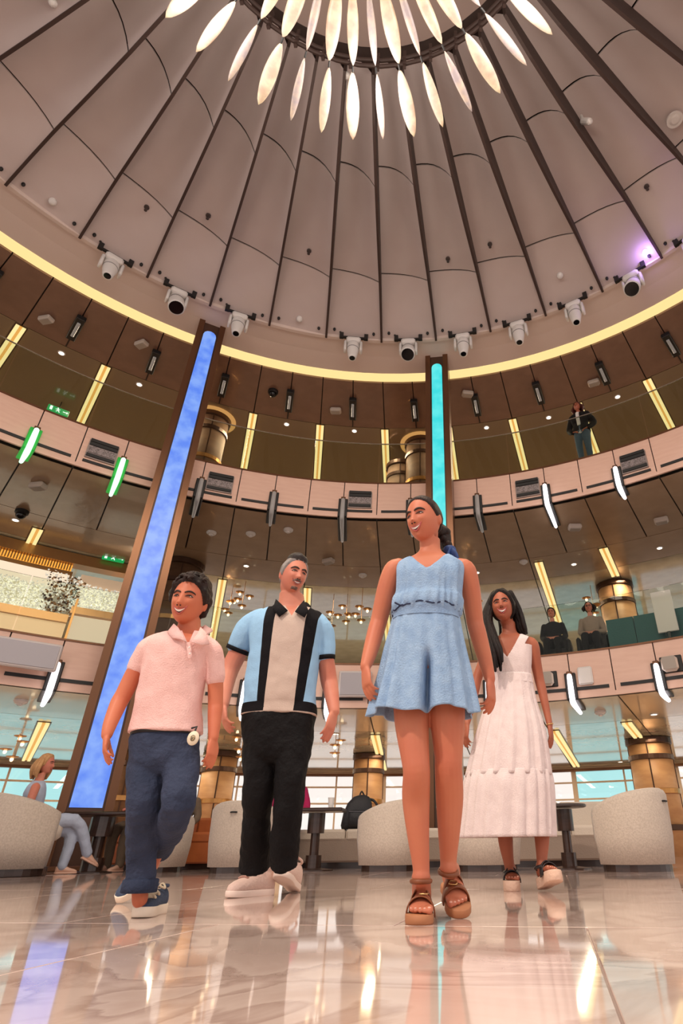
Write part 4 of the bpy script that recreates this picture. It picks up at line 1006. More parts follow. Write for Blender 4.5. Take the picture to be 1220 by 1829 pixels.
for i in range(46):                                   # loose curls over crown and fringe
    az, el = r5.uniform(-2.4, 2.4), r5.uniform(.72, 1.45); q = np.array([float(v) for v in HB.loc(np.array(az), np.array(el))]); q = q / np.linalg.norm(q) * (np.linalg.norm(q) + .016)
    p0 = HB.C + HB.M @ q; t1 = unit(np.cross(q, r5.normal(0, 1, 3))); t2 = unit(np.cross(q, t1)); n_ = q / np.linalg.norm(q)
    cu.tube([p0 + HB.M @ (t1 * .022 * (s - .5) + t2 * .010 * math.sin(s * 5) + n_ * .006 * math.sin(s * 3.1)) for s in np.linspace(0, 1, 6)], [.003, .007, .008, .008, .006, .002], 7, sub=2)
cu.obj('curls', M_hairb, boy, True, Lb)
M_pink = fabric('pink_pique', srgb(238, 196, 190), srgb(228, 182, 176), 20, (200, .35))
b = MB(); SH = [E_(1310, 233, 358, 2.52, .72), E_(1292, 236, 358, 2.52, .71), E_(1260, 243, 358, 2.51, .68), E_(1210, 253, 364, 2.50, .68), E_(1170, 262, 373, 2.49, .66), E_(1150, 267, 381, 2.49, .60), E_(1138, 279, 377, 2.50, .58), E_(1128, 302, 366, 2.50, .64), E_(1121, 316, 360, 2.50, .9)]
b.loft(scoop([ringpts(c, a, q, 40) for c, a, q in rings_interp(SH, 34)], .055, 6))
P, r = J((290, 1150, 42, 2.50), (272, 1160, 46, 2.50), (256, 1178, 42, 2.50), (246, 1190, 38, 2.50)); b.tube(P, r, 18, sub=4)
P, r = J((362, 1152, 40, 2.50), (377, 1164, 38, 2.50), (383, 1190, 34, 2.515), (385, 1210, 32, 2.52)); b.tube(P, r, 18, sub=4)
so_ = fuse('polo_shirt', b, M_pink, boy, .005, 3, (.018, .15), B)
carve(so_, [(310, 1092), (336, 1150), (362, 1092)][::-1], 2.25, 2.50)
collar_flaps(boy, at(340, 1121, 2.50) + np.array((0, .002, .004)), .057, .055, .022, M_pink, B, gap=1.1, up=.018, pt=.0)
flap(boy, [(311, 1114, 2.46), (318, 1120, 2.425), (327, 1134, 2.395), (333, 1146, 2.385), (321, 1141, 2.385), (308, 1139, 2.395), (299, 1129, 2.43)], M_pink, B)
flap(boy, [(358, 1120, 2.455), (368, 1130, 2.425), (374, 1150, 2.395), (361, 1152, 2.385), (347, 1148, 2.38), (341, 1146, 2.385), (352, 1133, 2.40)], M_pink, B)
pk = MB(); pk.tube([at(336, 1150, 2.402), at(338, 1160, 2.398), at(339, 1172, 2.395)], .010, 8, flat=.2, up=(1, 0, 0)); pk.obj('placket', M_pink, so_, True)
for x, y in ((338, 1156), (339, 1167)): MB().ell(at(x, y, 2.386), (.0045, .003, .0045), n=8, m_=6).obj('button', M_white, so_, True)
M_navyp = fabric('navy_trousers', srgb(58, 66, 88), srgb(44, 52, 72), 12, (70, .4))
b = MB(); b.loft([ringpts(c, a, q, 40) for c, a, q in rings_interp([E_(1303, 242, 350, 2.52, .60), E_(1325, 236, 355, 2.52, .68), E_(1360, 234, 354, 2.52, .66), E_(1385, 240, 350, 2.52, .5)], 14)])
P, r = J((264, 1360, 66, 2.53), (258, 1430, 60, 2.50), (255, 1470, 56, 2.56), (252, 1530, 48, 2.63), (250, 1586, 47, 2.66)); b.tube(P, r, 20, sub=4, roundcap=False)
P, r = J((324, 1358, 64, 2.51), (321, 1410, 60, 2.46), (317, 1444, 56, 2.46), (301, 1486, 48, 2.64), (286, 1516, 44, 2.80)); b.tube(P, r, 20, sub=4, roundcap=False)
tr_ = fuse('trousers', b, M_navyp, boy, .006, 3, (.022, .09), B)
b = MB(); cf = at(250, 1582, 2.66); b.loft([ringpts(cf + np.array((0, 0, z)), .064 * s, .064 * s, 24, 1) for z, s in ((-.022, .95), (-.02, 1.04), (.02, 1.04), (.024, .95))]); b.obj('turn_up', M_navyp, tr_, True)
b = MB(); b.loft([ringpts(c, a * 1.01, q * 1.02, 40) for c, a, q in (E_(1304, 238, 354, 2.52, .68), E_(1313, 237, 354, 2.52, .68))]); b.obj('belt', mat('belt_black', srgb(20, 20, 24), .5), boy, True, Lb)
# round tag clipped to the belt
tg = MB(); c = at(345, 1318, 2.42); tg.loft([[c + np.array((R_ * math.cos(q), yy, R_ * 1.15 * math.sin(q))) for q in [2 * math.pi * i / 24 for i in range(24)]] for R_, yy in ((.022, .004), (.024, 0), (.022, -.004))]); to = tg.obj('belt_tag', mat('tag_cream', srgb(226, 212, 186), .5), boy, True, Lb)
tg = MB(); tg.loft([[c + np.array((R_ * math.cos(q), yy, R_ * 1.15 * math.sin(q))) for q in [2 * math.pi * i / 20 for i in range(20)]] for R_, yy in ((.011, -.003), (.010, -.006))]); tg.obj('tag_centre', mat('tag_dark', srgb(70, 64, 58), .5, noise=(200, srgb(200, 176, 130), .8, 2)), to, True)
tg = MB(); tg.tube([c + np.array((0, .004, .026)), c + np.array((.003, .008, .045)), at(343, 1300, 2.43)], .004, 6); tg.obj('tag_cord', M_black, to, True)
M_shb = mat('navy_canvas', srgb(58, 70, 94), .8, bump=(90, .4)); M_shs = mat('shoe_sole_cream', srgb(236, 220, 200), .6)
t_ = onz(247, 1640, 0); d_ = unit(np.array((.02, -1, 0))); shoe(boy, t_ - d_ * .215, t_, .215, .092, 1, M_shb, M_shs, B, name='boat_shoe', h=.066, lace_m=mat('lace_tan', srgb(214, 196, 168), .7), solet=.034)
t_ = onz(213, 1614, 0); h_ = t_ + np.array((.03, .16, .13)); shoe(boy, h_, t_, .21, .088, -1, M_shb, M_shs, B, name='boat_shoe', h=.066, solet=.034)
# ================================================================== girl in the light blue top and shorts
S_girl = skin_mat('skin_girl', srgb(194, 118, 88), srgb(186, 102, 78))
B = onz(765, 1645, 0); girl = empty('person', tuple(B), 0, label='girl in a sleeveless light blue top and shorts walking in brown sandals', cat='person')
Lg = tuple(-B)
TR = [E_(1200, 712, 816, 2.36, .5), E_(1150, 704, 822, 2.35, .62), E_(1100, 710, 815, 2.34, .62), E_(1060, 711, 820, 2.33, .64), E_(1030, 712, 823, 2.33, .62), E_(1012, 713, 824, 2.34, .54), E_(1002, 722, 816, 2.34, .52), E_(994, 738, 800, 2.35, .64), E_(984, 749, 788, 2.35, .9), E_(964, 750, 786, 2.35, .95)]
body = MB(); body.loft([ringpts(c, a, b, 40) for c, a, b in rings_interp(TR, 40)])
HG = Head(at(758, 929, 2.33), .222, -33, -9, -4, 1.0); HG.add(body)
body.tube([at(768, 992, 2.36), at(766, 965, 2.37), HG.w(0, -.02, -.06)], [.047, .044, .046], 16, sub=3)
P, r = J((712, 1012, 32, 2.35), (703, 1020, 38, 2.35), (691, 1052, 36, 2.36), (678, 1104, 31, 2.38), (672, 1125, 31, 2.37), (661, 1165, 27, 2.33), (653, 1190, 20, 2.30)); body.tube(P, r, 16, sub=4)
hand(body, P[-1], at(656, 1232, 2.28) - P[-1], np.array((.75, .5, 0)), .158, -1, 26)
P, r = J((822, 1012, 32, 2.37), (832, 1020, 38, 2.37), (841, 1055, 35, 2.40), (848, 1108, 31, 2.44), (853, 1128, 31, 2.44), (865, 1172, 27, 2.45), (875, 1212, 20, 2.45)); body.tube(P, r, 16, sub=4)
hand(body, P[-1], at(879, 1265, 2.44) - P[-1], np.array((-.75, .45, 0)), .168, 1, 30)
P, r = J((735, 1220, 66, 2.36), (735, 1285, 62, 2.35), (742, 1355, 51, 2.32), (744, 1382, 49, 2.32), (743, 1425, 50, 2.38), (747, 1490, 40, 2.40), (752, 1545, 31, 2.41), (752, 1566, 31, 2.41)); body.tube(P, r, 18, sub=4); akL = P[-1]
P, r = J((796, 1220, 68, 2.38), (799, 1285, 64, 2.37), (801, 1345, 52, 2.37), (801, 1372, 50, 2.38), (803, 1425, 50, 2.45), (802, 1485, 40, 2.49), (801, 1530, 31, 2.52), (801, 1550, 30, 2.52)); body.tube(P, r, 18, sub=4); akR = P[-1]
# sandals
M_lea = mat('sandal_leather', srgb(132, 72, 38), .45, noise=(20, srgb(104, 54, 28), .6, 3)); M_cork = mat('sandal_sole', srgb(176, 116, 78), .6); M_buck = mat('buckle_brass', srgb(214, 176, 120), .25, .9); M_nail = mat('toenail', srgb(232, 178, 158), .25)
def sandal(heel, toe, L, W, side, ak):
    f, r_, u = frame(heel, toe); P_ = np.asarray(heel); st = .026
    bare_foot(body, P_, f, r_, u, L * .97, W, st, side, ak, .034)
    so = MB(); sole(so, P_ - f * .008, f, r_, u, L * 1.06, W * 1.08, 0, .028, side); sd = so.obj('sandal', M_cork, girl, True, Lg)
    for t, h, wd, ln in ((.66, .058, .036, .0), (.46, .082, .032, .008)):
        strap(P_, f, r_, u, L, W * 1.06, st - .01, t, h, wd, side, .005, ln).obj('strap', M_lea, sd, True)
    b = MB(); c = P_ + f * (L * .62) + u * (st + .056) - r_ * side * W * .12; X = unit(f + r_ * .2); Yv = np.cross(u, X)
    b.tube([c + X * .016 * math.copysign(abs(math.cos(q)) ** .5, math.cos(q)) + Yv * .014 * math.copysign(abs(math.sin(q)) ** .5, math.sin(q)) for q in [2 * math.pi * i / 24 for i in range(25)]], .0028, 6); b.obj('buckle', M_buck, sd, True)
    b = MB(); A_ = np.asarray(ak) - u * .012; b.tube([A_ + r_ * (.0325 * math.cos(q)) + f * (.036 * math.sin(q)) for q in [2 * math.pi * i / 24 for i in range(25)]], .0085, 8); b.obj('ankle_strap', M_lea, sd, True)
    nails(girl, P_, f, r_, u, L * .97, W, st, side, M_nail, Lg)
tL = onz(750, 1652, 0); sandal(np.array((akL[0] + .0, tL[1] + .225, .0)), tL, .235, .092, 1, akL)
tR = onz(820, 1640, 0) + np.array((0, 0, .006)); hR = np.array((akR[0] + .002, tR[1] + .205, .075)); sandal(hR, tR, .235, .092, -1, akR)
fuse('body', body, S_girl, girl, .0042, 4, B=B)
HG.features(girl, mat('brow_dark', srgb(46, 28, 22), .7), mat('lip_rose', srgb(176, 84, 78), .4), M_iris, B, (.5, .1), 1.0, .0046)
M_hairg = mat('hair_girl', srgb(28, 16, 13), .45, spec=.25, noise=(30, srgb(54, 34, 26), .7, 3, (3, 3, .4)), bump=(60, .3, (4, 4, .5)))
h = HG.hair([(0, 52), (30, 46), (55, 34), (72, 12), (84, -6), (100, -2), (118, -20), (150, -40), (180, -44)], .010, .12, 12, seed=2); ho = h.obj('hair', M_hairg, girl, True, Lg)
b = MB(); bk = HG.w(0, -.105, -.02); pts = [bk, at(792, 952, 2.46), at(796, 972, 2.46), at(800, 992, 2.45), at(803, 1012, 2.44)]
b.tube(pts, [.038, .034, .030, .026, .018], 12, sub=5); b.obj('braid', M_hairg, girl, True, Lg)
for i in range(6):
    q = np.array(pts[1]) + (np.array(pts[4]) - pts[1]) * (i / 5); MB().ell(q + np.array((.010 * (-1) ** i, -.012, 0)), (.026 - .002 * i, .024, .024)).obj('braid_strand', M_hairg, girl, True, Lg)
M_scarf = mat('blue_scarf', srgb(46, 84, 150), .6, noise=(18, srgb(24, 44, 96), .8, 3))
b = MB(); b.ell(at(803, 982, 2.42), (.032, .026, .024)); b.tube([at(803, 980, 2.41), at(812, 990, 2.40), at(819, 1003, 2.40)], [.018, .016, .007], 10, sub=4, flat=.5); b.tube([at(803, 982, 2.41), at(799, 996, 2.40), at(800, 1010, 2.40)], [.018, .014, .006], 10, sub=4, flat=.5); b.obj('hair_scarf', M_scarf, girl, True, Lg)
# top
M_den = fabric('light_denim', srgb(152, 180, 210), srgb(130, 160, 196), 26, (160, .35))
M_den2 = fabric('light_denim_band', srgb(142, 170, 202), srgb(124, 152, 188), 26, (160, .4))
M_navy = mat('navy_cord', srgb(30, 42, 74), .7)
zN = at(768, 1000, 2.3)[2]; xN = at(764, 1012, 2.3)[0]; zV = at(764, 1014, 2.25)[2]; zSh = at(764, 996, 2.3)[2]
def in_top(p, a, s):
    front = math.sin(a) < 0
    hw = .062 if not front else .068 * max(0, (p[2] - zV) / (zSh - zV)) ** .75
    if p[2] > zV and abs(p[0] - xN) < hw: return False
    if p[2] > zSh + .018: return False
    return True
R2 = [E_(1098, 706, 818, 2.34, .66)] + [E_(1086, 704, 820, 2.33, .68), E_(1072, 706, 822, 2.33, .67)] + TR[3:8]
garment(R2, 140, in_top, .009, M_den, girl, B, 'top', 220, puff=lambda a, s: .007 * math.sin(a * 26 + math.sin(5 * a)) * max(0, .6 - s) / .6 + .004 * math.sin(a * 9 + 3 * s))
for sx, (x1, y1, x2, y2) in ((-1, (748, 992, 762, 1014)), (1, (790, 992, 768, 1014))): pass
b = MB(); b.loft([ringpts(c, a * 1.02, q * 1.04, 60, .85, rip=lambda t: .012 * math.sin(t * 30)) for c, a, q in rings_interp([E_(1084, 704, 820, 2.335, .70), E_(1092, 702, 821, 2.335, .70), E_(1100, 704, 819, 2.335, .69), E_(1109, 702, 821, 2.34, .70)], 9)], False, False); b.obj('waistband', M_den2, girl, True, Lg)
cpts = ringpts(*[q for q in E_(1090, 701, 822, 2.335, .72)], 48); cp2 = [p + np.array((0, 0, .006 * math.sin(i * 1.3) - .012 * (math.cos(2 * math.pi * i / 48) < -.6))) for i, p in enumerate(cpts)]
b = MB(); b.tube(cp2 + [cp2[0]], .0034, 6); b.obj('waist_cord', M_navy, girl, True, Lg)
b = MB(); k0 = cp2[30] - np.array((0, .004, 0)); b.tube([k0 + np.array((-.02, 0, .012)), k0, k0 + np.array((.02, 0, .004))], .004, 6); b.obj('cord_bow', M_navy, girl, True, Lg)
# shorts: one cloth that divides into two wide legs
rows = rings_interp([E_(1106, 702, 821, 2.34, .68), E_(1128, 697, 824, 2.34, .70), E_(1160, 689, 830, 2.345, .70), E_(1198, 681, 838, 2.35, .69), E_(1236, 671, 845, 2.35, .67), E_(1275, 661, 852, 2.35, .65)], 40)
out = []; n = 260
for i, (c, a, q) in enumerate(rows):
    t = i / 39; pin = min(1, max(0, (t - .42) / .22)); pin = pin * pin * (3 - 2 * pin) * .74; row = []
    for j in range(n):
        g_ = 2 * math.pi * j / n; amp = .055 * (.16 + .84 * t)
        k_ = 1 + amp * (math.sin(14 * g_ + .9 * math.sin(3 * g_)) + .6 * math.sin(23 * g_ + 1.3) * (1 - .5 * t) + .5 * math.sin(6 * g_ + 2))
        x = a * k_ * math.copysign(abs(math.cos(g_)) ** .9, math.cos(g_)); y = q * a / a * k_ * math.copysign(abs(math.sin(g_)) ** .9, math.sin(g_))
        y *= 1 - pin * math.exp(-((x / a - .07) / .075) ** 2)
        row.append(c + np.array((x, y, .010 * math.sin(5 * g_ + 1) * t)))
    out.append(row)
so_ = MB().loft(out, False, False).obj('shorts', M_den, girl, True, Lg); s_ = so_.modifiers.new('thick', 'SOLIDIFY'); s_.thickness = .005; s_.offset = 0
# ================================================================== man in the panelled polo shirt
S_man = skin_mat('skin_man', srgb(202, 130, 106), srgb(188, 106, 88))
B = onz(470, 1600, 0); man = empty('person', tuple(B), 0, label='man in a light blue, black and beige panelled polo shirt and black trousers', cat='person'); Lm = tuple(-B)
TR = [E_(1292, 436, 560, 3.42, .62), E_(1250, 438, 561, 3.41, .62), E_(1200, 446, 564, 3.40, .62), E_(1150, 450, 569, 3.39, .62), E_(1118, 452, 574, 3.39, .56), E_(1100, 460, 568, 3.40, .52), E_(1090, 478, 556, 3.41, .56), E_(1081, 496, 546, 3.41, .8), E_(1062, 500, 542, 3.41, .95)]
body = MB(); body.loft([ringpts(c, a, b, 40) for c, a, b in rings_interp(TR, 36)])
HM = Head(at(524, 1027, 3.36), .236, 38, -9, 4, .9); HM.add(body)
body.tube([at(520, 1092, 3.42), at(520, 1065, 3.41), HM.w(0, -.02, -.06)], [.066, .060, .060], 16, sub=3)
P, r = J((459, 1110, 24, 3.41), (446, 1126, 30, 3.42), (428, 1160, 33, 3.44), (411, 1195, 32, 3.44), (404, 1222, 28, 3.40), (399, 1258, 20, 3.34)); body.tube(P, r, 16, sub=4)
hand(body, P[-1], at(403, 1302, 3.32) - P[-1], np.array((.8, .4, 0)), .19, -1, 24)
P, r = J((562, 1114, 24, 3.41), (574, 1130, 28, 3.42), (581, 1170, 29, 3.45), (587, 1212, 30, 3.48), (591, 1232, 28, 3.46), (597, 1270, 20, 3.40)); body.tube(P, r, 16, sub=4)
hand(body, P[-1], at(584, 1320, 3.36) - P[-1], np.array((-.8, .4, 0)), .195, 1, 16)
fuse('body', body, S_man, man, .0052, 3, B=B)
HM.features(man, mat('brow_brown', srgb(58, 40, 32), .7), mat('lip_man', srgb(158, 84, 76), .5), M_iris, B, (-.3, .1), .8, .0050)
M_hairm = mat('hair_man', srgb(52, 40, 36), .5, noise=(16, srgb(168, 162, 160), .95, 3), bump=(60, .4, (4, 4, .6)))
M_hairm2 = mat('hair_man_top', srgb(38, 26, 22), .45, bump=(60, .4, (4, 4, .6)))
M_grey = mat('hair_grey', srgb(150, 142, 140), .55, noise=(30, srgb(96, 86, 82), .8, 3), bump=(60, .4, (4, 4, .6)))
HM.hair([(0, 46), (30, 42), (52, 30), (70, 8), (82, -14), (100, -6), (118, -28), (150, -40), (180, -42)], .008, .2, 14, seed=3).obj('side_hair', M_grey, man, True, Lm)
HM.hair([(0, 47), (30, 44), (55, 44), (80, 50), (120, 45), (180, 40)], .020, .3, 12, seed=4, lift=lambda az, el: .010 * np.clip(np.cos(az), 0, 1)).obj('hair', M_hairm2, man, True, Lm)
# beard: short goatee, jaw stubble and moustache
M_beard = mat('beard', srgb(92, 66, 56), .7, noise=(60, srgb(140, 120, 112), .8, 3), bump=(140, .6))
b = MB(); b.tube([HM.surf(q * .34, -.415 - .10 * q * q, .001) for q in (-1, -.6, -.2, .2, .6, 1)], [.004, .0065, .0065, .0065, .0065, .004], 8, sub=3); b.obj('moustache', M_beard, man, True, Lm)
b = MB(); P_ = []
for i in range(17):
    u = -.30 + .60 * i / 16; P_.append([HM.surf(u, v, .003 if j in (1, 2) and 0 < i < 16 else -.003) for j, v in enumerate((-.74, -.80, -.88, -.95))])
b.grid(P_); b.obj('goatee', M_beard, man, True, Lm)
# trousers
M_blk = mat('black_trousers', srgb(15, 13, 15), .75, spec=.2, bump=(60, .3))
b = MB(); b.loft([ringpts(c, a, q, 40) for c, a, q in rings_interp([E_(1268, 434, 562, 3.42, .66), E_(1300, 434, 561, 3.42, .68), E_(1340, 437, 557, 3.42, .66), E_(1365, 445, 550, 3.42, .5)], 14)])
P, r = J((466, 1330, 66, 3.43), (463, 1395, 57, 3.42), (459, 1470, 52, 3.50), (456, 1525, 52, 3.58), (454, 1552, 55, 3.61)); b.tube(P, r, 20, sub=4, roundcap=False)
P, r = J((526, 1328, 68, 3.41), (519, 1395, 55, 3.38), (512, 1470, 51, 3.42), (508, 1520, 51, 3.47), (507, 1546, 53, 3.50)); b.tube(P, r, 20, sub=4, roundcap=False)
fuse('trousers', b, M_blk, man, .007, 3, (.028, .12), B)
# shirt
def polo_mat():
    mt = mat('panel_polo', srgb(150, 190, 222), .85, spec=.15); nt = mt.node_tree; bs = nt.nodes['Principled BSDF']
    Yf = 3.28
    x1, x2 = at(517, 1120, Yf)[0], at(500, 1240, Yf)[0]; z1, z2 = at(517, 1120, Yf)[2], at(500, 1240, Yf)[2]
    wi1 = (at(544, 1120, Yf)[0] - at(490, 1120, Yf)[0]) / 2; wo1 = (at(561, 1120, Yf)[0] - at(469, 1120, Yf)[0]) / 2
    wi2 = (at(527, 1240, Yf)[0] - at(474, 1240, Yf)[0]) / 2; wo2 = (at(541, 1240, Yf)[0] - at(459, 1240, Yf)[0]) / 2
    zb1, zb2 = at(500, 1250, Yf)[2], at(500, 1268, Yf)[2]
    tc = nt.nodes.new('ShaderNodeTexCoord'); sp = nt.nodes.new('ShaderNodeSeparateXYZ'); nt.links.new(tc.outputs['Object'], sp.inputs[0])
    def M(op, a, b_=None):
        n = nt.nodes.new('ShaderNodeMath'); n.operation = op
        for i, q in enumerate((a, b_)):
            if q is None: continue
            if isinstance(q, (int, float)): n.inputs[i].default_value = q
            else: nt.links.new(q, n.inputs[i])
        return n.outputs[0]
    X, Z = sp.outputs['X'], sp.outputs['Z']; f = M('DIVIDE', M('SUBTRACT', Z, float(z1)), float(z2 - z1))
    lin = lambda a, b_: M('ADD', M('MULTIPLY', f, float(b_ - a)), float(a))
    t = M('ABSOLUTE', M('SUBTRACT', X, lin(x1, x2))); inner = M('LESS_THAN', t, lin(wi1, wi2)); outer = M('LESS_THAN', t, lin(wo1, wo2))
    low = M('LESS_THAN', Z, float(zb1)); hem = M('LESS_THAN', Z, float(zb2))
    blk = M('MAXIMUM', outer, low); bei = M('MAXIMUM', inner, hem)
    def mix(fac, a, b_):
        n = nt.nodes.new('ShaderNodeMix'); n.data_type = 'RGBA'; nt.links.new(fac, n.inputs[0])
        for i, q in ((6, a), (7, b_)):
            if isinstance(q, tuple): n.inputs[i].default_value = q
            else: nt.links.new(q, n.inputs[i])
        return n.outputs[2]
    c = mix(bei, mix(blk, srgb(148, 190, 224), srgb(20, 18, 22)), srgb(196, 176, 164)); nt.links.new(c, bs.inputs['Base Color'])
    n2 = nt.nodes.new('ShaderNodeTexNoise'); n2.inputs['Scale'].default_value = 150; bp = nt.nodes.new('ShaderNodeBump'); bp.inputs['Strength'].default_value = .2; bp.inputs['Distance'].default_value = .01
    nt.links.new(tc.outputs['Object'], n2.inputs['Vector']); nt.links.new(n2.outputs[0], bp.inputs['Height']); nt.links.new(bp.outputs[0], bs.inputs['Normal'])
    return mt
M_polo = polo_mat(); M_kblk = fabric('black_knit', srgb(22, 20, 24), srgb(14, 12, 16), 20)
b = MB(); SH = [E_(1279, 431, 565, 3.42, .66), E_(1262, 433, 565, 3.42, .66), E_(1250, 436, 564, 3.41, .66), E_(1200, 443, 567, 3.40, .66), E_(1150, 447, 572, 3.39, .66), E_(1118, 449, 578, 3.39, .60), E_(1099, 457, 572, 3.40, .56), E_(1088, 478, 557, 3.41, .60), E_(1080, 496, 546, 3.41, .8)]
b.loft(scoop([ringpts(c, a, q, 40) for c, a, q in rings_interp(SH, 34)], .05, 5))
P, r = J((466, 1108, 44, 3.41), (450, 1118, 46, 3.42), (436, 1138, 44, 3.43), (428, 1154, 42, 3.44)); b.tube(P, r, 18, sub=4); cL = (P[-1], unit(P[-1] - P[-2]), r[-1])
P, r = J((558, 1110, 42, 3.41), (573, 1122, 42, 3.42), (579, 1148, 38, 3.44), (580, 1168, 36, 3.45)); b.tube(P, r, 18, sub=4); cR = (P[-1], unit(P[-1] - P[-2]), r[-1])
so_ = fuse('polo_shirt', b, M_polo, man, .0055, 3, (.022, .16), B)
for c, d, q in (cL, cR):
    rg = lambda t, s: ringpts(c + d * t, q * s, q * s, 28, 1.0, X=unit(np.cross(d, (0, 1, 0))), Yd=unit(np.cross(d, np.cross(d, (0, 1, 0)))))
    MB().loft([rg(.012, .7), rg(.010, 1.03), rg(.034, 1.0), rg(.036, .75)]).obj('cuff', M_kblk, so_, True)
carve(so_, [(497, 1062), (521, 1099), (545, 1062)][::-1], 3.0, 3.40)
collar_flaps(man, at(520, 1082, 3.405) + np.array((0, .0, .010)), .086, .080, .040, M_kblk, B, gap=.95, pt=.0)
flap(man, [(493, 1070, 3.35), (502, 1078, 3.28), (514, 1090, 3.25), (499, 1101, 3.235), (487, 1087, 3.25)], M_kblk, B)
flap(man, [(543, 1072, 3.35), (551, 1090, 3.25), (544, 1102, 3.235), (527, 1092, 3.25), (535, 1081, 3.28)], M_kblk, B)
b = MB(); b.tube([at(520, 1098, 3.29), at(519, 1110, 3.268), at(518, 1122, 3.255)], .0025, 6); b.obj('zip', M_kblk, so_, True)
# sneakers
M_snk = mat('blush_sneaker', srgb(222, 192, 180), .7, bump=(80, .3)); M_snks = mat('sneaker_sole', srgb(238, 216, 204), .6); M_lace = mat('lace_shaded', srgb(176, 132, 118), .7)  # laces coloured darker to carry the shadow that sets them off
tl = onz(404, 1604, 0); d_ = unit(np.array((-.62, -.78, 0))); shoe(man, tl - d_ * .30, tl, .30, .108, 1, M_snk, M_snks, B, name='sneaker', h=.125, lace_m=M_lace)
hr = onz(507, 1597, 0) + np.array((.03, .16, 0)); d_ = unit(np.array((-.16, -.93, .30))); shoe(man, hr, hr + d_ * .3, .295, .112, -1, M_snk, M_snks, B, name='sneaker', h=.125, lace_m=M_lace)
# ================================================================== woman in the white dress
S_wom = skin_mat('skin_woman', srgb(166, 96, 70), srgb(150, 80, 58))
B = onz(930, 1590, 0); wom = empty('person', tuple(B), 0, label='woman with long dark hair in a white tiered dress and black platform sandals', cat='person'); Lw = tuple(-B)
YW = 3.98
TR = [E_(1290, 872, 956, YW, .7), E_(1245, 878, 951, YW, .66), E_(1212, 884, 946, YW, .66), E_(1182, 882, 947, YW, .70), E_(1162, 880, 948, YW, .62), E_(1148, 878, 950, YW, .52), E_(1140, 884, 945, YW, .5), E_(1133, 893, 928, YW, .62), E_(1126, 897, 922, YW, .9), E_(1112, 897, 920, YW, .95)]
body = MB(); body.loft([ringpts(c, a, b, 40) for c, a, b in rings_interp(TR, 36)])
HW = Head(at(897, 1083, 3.92), .226, -12, 0, -6, 1.15); HW.add(body)
body.tube([at(909, 1134, YW), at(907, 1115, YW), HW.w(0, -.02, -.06)], [.052, .048, .048], 16, sub=3)
P, r = J((940, 1146, 20, YW), (951, 1152, 23, YW), (957, 1182, 20, YW + .02), (963, 1212, 18, YW + .04), (968, 1232, 17, YW + .03), (977, 1272, 13, YW), (982, 1295, 11, YW - .02)); body.tube(P, r, 14, sub=4)
hand(body, P[-1], at(987, 1332, YW - .03) - P[-1], np.array((-.8, .4, 0)), .165, 1, 22)
wr = P[-1]
P, r = J((886, 1146, 20, YW), (874, 1153, 23, YW), (862, 1185, 19, YW), (852, 1212, 18, YW), (848, 1232, 17, YW - .02), (839, 1272, 13, YW - .06), (834, 1292, 11, YW - .08)); body.tube(P, r, 14, sub=4)
hand(body, P[-1], at(830, 1326, YW - .09) - P[-1], np.array((.8, .4, 0)), .165, -1, 22)
P, r = J((900, 1440, 34, 4.02), (903, 1500, 27, 4.03), (908, 1535, 20, 4.05), (912, 1556, 18, 4.06)); body.tube(P, r, 14, sub=4); aL = P[-1]
P, r = J((966, 1430, 34, 3.95), (968, 1495, 27, 3.92), (968, 1530, 20, 3.90), (968, 1548, 18, 3.89)); body.tube(P, r, 14, sub=4); aR = P[-1]
M_plat = mat('platform_sole', srgb(216, 180, 158), .7, bump=(60, .3)); M_bst = mat('black_strap', srgb(28, 20, 22), .4)
def platform(heel, toe, L, W, side, ak):
    f, r_, u = frame(heel, toe); P_ = np.asarray(heel); st = .050
    bare_foot(body, P_, f, r_, u, L * .96, W, st, side, ak, .033)
    so = MB(); sole(so, P_ - f * .006, f, r_, u, L * 1.05, W * 1.08, 0, .052, side); sd = so.obj('platform_sandal', M_plat, wom, True, Lw)
    for t, h, wd in ((.64, .060, .030), (.50, .076, .026)): strap(P_, f, r_, u, L, W * 1.07, st - .012, t, h, wd, side, .006, .006).obj('strap', M_bst, sd, True)
    b = MB(); A_ = np.asarray(ak) - u * .004; b.tube([A_ + r_ * (.038 * math.cos(q)) + f * (.042 * math.sin(q)) for q in [2 * math.pi * i / 24 for i in range(25)]], .009, 8); b.obj('ankle_strap', M_bst, sd, True)
    b = MB(); b.tube([A_ - f * .035, P_ + f * .04 * L + u * .075, P_ + f * .03 * L + u * .05], .010, 8, sub=3); b.obj('heel_strap', M_bst, sd, True)
    nails(wom, P_, f, r_, u, L * .96, W, st, side, M_nail, Lw)
tl = onz(917, 1592, 0); platform(np.array((aL[0] + .01, tl[1] + .25, 0)), tl, .25, .094, 1, aL)
hr = np.array((aR[0] + .0, aR[1] + .06, .006)); platform(hr, hr + np.array((.05, -.235, .055)), .245, .094, -1, aR)
fuse('body', body, S_wom, wom, .0050, 3, B=B)
HW.features(wom, mat('brow_dark', srgb(46, 28, 22), .7), mat('lip_wom', srgb(164, 70, 66), .4), M_iris, B, (.1, .2), 1.2, .0044)
M_hairw = mat('hair_woman', srgb(16, 10, 9), .5, spec=.22, noise=(26, srgb(36, 22, 18), .7, 3, (4, 4, .5)), bump=(50, .4, (5, 5, .5)))
HW.hair([(0, 58), (20, 48), (45, 30), (62, 4), (75, -20), (90, -32), (120, -50), (180, -60)], .020, .25, 10, seed=8).obj('hair', M_hairw, wom, True, Lw)
lk = MB(); r9 = np.random.default_rng(9)
